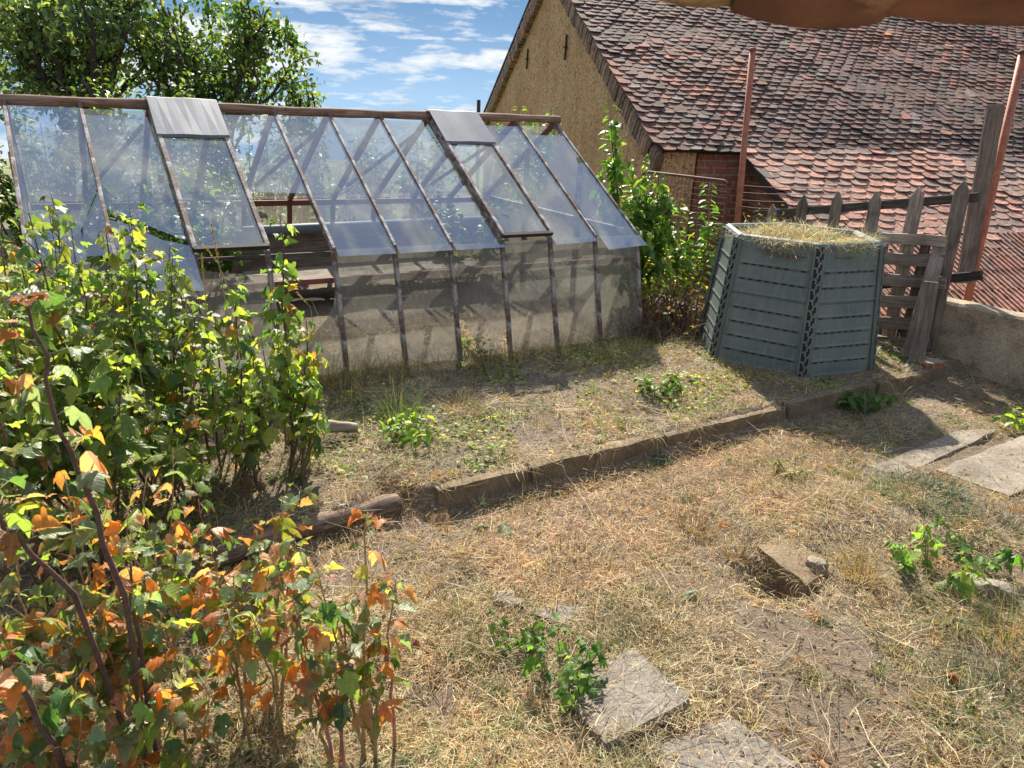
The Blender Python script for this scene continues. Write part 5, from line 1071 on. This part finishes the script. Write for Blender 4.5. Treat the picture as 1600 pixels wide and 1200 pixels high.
# cuttings in the composter
n = 9000; a = RNG.random(n)*6.28; r = .46*np.sqrt(RNG.random(n)); x = BC[0]+r*np.cos(a); y = BC[1]+r*np.sin(a); zt = .85+.10*(1-(r/.5)**2)+.05*(fb(x, y, 5, 61)-.5)
heap = MB(); vs = []; fs = []
for i in range(9):
    for j in range(28): rr = .49*i/8; t = 2*math.pi*j/28; X, Y = BC[0]+rr*math.cos(t), BC[1]+rr*math.sin(t); vs.append((X, Y, .84+.10*(1-(i/8)**2)+.05*(float(fb(X, Y, 5, 61))-.5)))
fs = [(i*28+j, i*28+(j+1) % 28, (i+1)*28+(j+1) % 28, (i+1)*28+j) for i in range(8) for j in range(28)]
he = empty('garden_cuttings', (BC[0], BC[1], .82), 'heap of dry grass cuttings filling the composter', 'cuttings'); heap.add(vs, fs, 0); heap.build('packed_base', 'ground', he, True)
def bl2(name, x, y, z, L, W, pitch, az, curl, cols, par):
    global tz
    keep = tz; tz = lambda a, b: np.full(np.shape(a), -9.)
    o = blades(name, x, y, z, L, W, pitch, az, curl, cols, None); tz = keep
    for k in ('label', 'category', 'kind'):
        if k in o: del o[k]
    o.parent = par; o.location = [-float(v) for v in LOC[par.name]]; o['kind'] = 'stuff'
bl2('loose_straw', x, y, zt, RNG.gamma(4, .025, n), RNG.uniform(.002, .004, n), RNG.normal(.2, .3, n), RNG.random(n)*6.28, RNG.normal(.1, .2, n), pick(STRAW[:3]+[(.35, (.16, .23, .06))], n), he)
n = 700; a = R_(263)+RNG.normal(0, .75, n); r = RNG.uniform(.40, .53, n); x = BC[0]+r*np.cos(a); y = BC[1]+.9*r*np.sin(a); bl2('rim_straw', x, y, np.full(n, .915)+RNG.random(n)*.03, RNG.uniform(.05, .16, n), RNG.uniform(.0016, .003, n), RNG.normal(.25, .3, n), a+RNG.normal(0, .9, n), RNG.normal(.45, .3, n), pick(STRAW[:3]+[(.2, (.2, .26, .07))], n), he)
n = 420; a = RNG.normal(-.5, .6, n); x = BC[0]+.46*np.cos(a); y = BC[1]+.46*np.sin(a); bl2('standing_straw', x, y, np.full(n, .86), RNG.uniform(.06, .24, n), RNG.uniform(.002, .0035, n), RNG.normal(.7, .4, n), RNG.normal(.3, 1., n), RNG.normal(.2, .2, n), pick(STRAW[:3]+[(.15, (.2, .25, .06))], n), he)
st = []
for (px, py) in ((1335, 425), (1350, 430), (1362, 415), (1328, 410)):
    q = D(px, py, 5.28); p = D(px+8-random.randint(0, 16), 372, 5.44); st.append((p, q, V3(0, -.12, .05)))
shrub('wilted_weed', (st[0][0][0], st[0][0][1], .9), st, 'wilted green weed hanging over the composter rim', 'weed', None, [(1., (.16, .22, .08))], (.012, .025), .018, .1, LT_LA, .002, (.22, .26, .12), True, 'leaf', .006)

# ------------------------------------------------------------------ light
SUN_EL, SUN_AZ = R_(41), R_(-7)           # azimuth measured from straight ahead (+y), negative = left
sd = bpy.data.lights.new('sun', 'SUN'); so = bpy.data.objects.new('sun', sd); COL.objects.link(so); sd.energy = 5.0; sd.angle = R_(.53); sd.color = (1., .91, .78)
sv = Vector((math.sin(SUN_AZ)*math.cos(SUN_EL), math.cos(SUN_AZ)*math.cos(SUN_EL), math.sin(SUN_EL))); so.rotation_euler = sv.to_track_quat('Z', 'Y').to_euler()
w = bpy.data.worlds.new('World'); sc.world = w; w.use_nodes = True; nt = w.node_tree; nt.nodes.clear()
class WT(NT):
    def __init__(s, t): s.t = t
t = WT(nt); out = t.n('ShaderNodeOutputWorld')
sky = t.n('ShaderNodeTexSky', sky_type='NISHITA', sun_disc=False, sun_elevation=SUN_EL, sun_rotation=SUN_AZ, air_density=1.0, dust_density=.6, ozone_density=2.)
c = t.n('ShaderNodeTexCoord').outputs['Generated']
sep = t.n('ShaderNodeSeparateXYZ', {0: c})
zz = t.math('ADD', t.math('MULTIPLY', t.math('MAXIMUM', sep.outputs[2], 0.), .82), .17)
sv_ = t.n('ShaderNodeCombineXYZ', {0: sep.outputs[0], 1: sep.outputs[1], 2: zz}).outputs[0]
nt.links.new(t.n('ShaderNodeVectorMath', {0: sv_}, operation='NORMALIZE').outputs[0], sky.inputs['Vector'])
low = t.ramp(sep.outputs[2], [(.0, (.34, .42, .48)), (.13, (.15, .25, .335)), (.45, (1.05, 1.05, 1.05))])
skyc = t.mix(1., sky.outputs[0], low, 'MULTIPLY')
mp1 = t.n('ShaderNodeMapping', {'Vector': c, 'Scale': (3.4, 3.4, 22.), 'Location': (.35, .2, .5)}).outputs[0]
n1 = t.noise(mp1, 1.6, 9, .58, .3)
mp2 = t.n('ShaderNodeMapping', {'Vector': c, 'Scale': (10, 10, 34.), 'Location': (2.3, .7, .1)}).outputs[0]
n2 = t.noise(mp2, 1.5, 8, .6, .15)
cov = t.ramp(t.math('ADD', t.math('MULTIPLY', n1, .60), t.math('MULTIPLY', n2, .40)), [(.475, 0.), (.515, .55), (.57, 1.)])
ccol = t.ramp(t.noise(mp2, 1.2, 6, .6), [(.36, (2.4, 2.9, 3.5)), (.50, (5.0, 5.2, 5.4))])
colr = t.mix(cov, skyc, ccol)
bg = t.n('ShaderNodeBackground', {'Color': colr, 'Strength': .088}); nt.links.new(bg.outputs[0], out.inputs['Surface'])
sc.view_settings.view_transform = 'Standard'; sc.view_settings.look = 'None'; sc.view_settings.exposure = 1.13; sc.view_settings.gamma = 1; sc.view_settings.use_curve_mapping = False
sc.cycles.max_bounces = 8; sc.cycles.transparent_max_bounces = 24; sc.cycles.diffuse_bounces = 4; sc.cycles.transmission_bounces = 4; sc.cycles.caustics_reflective = False
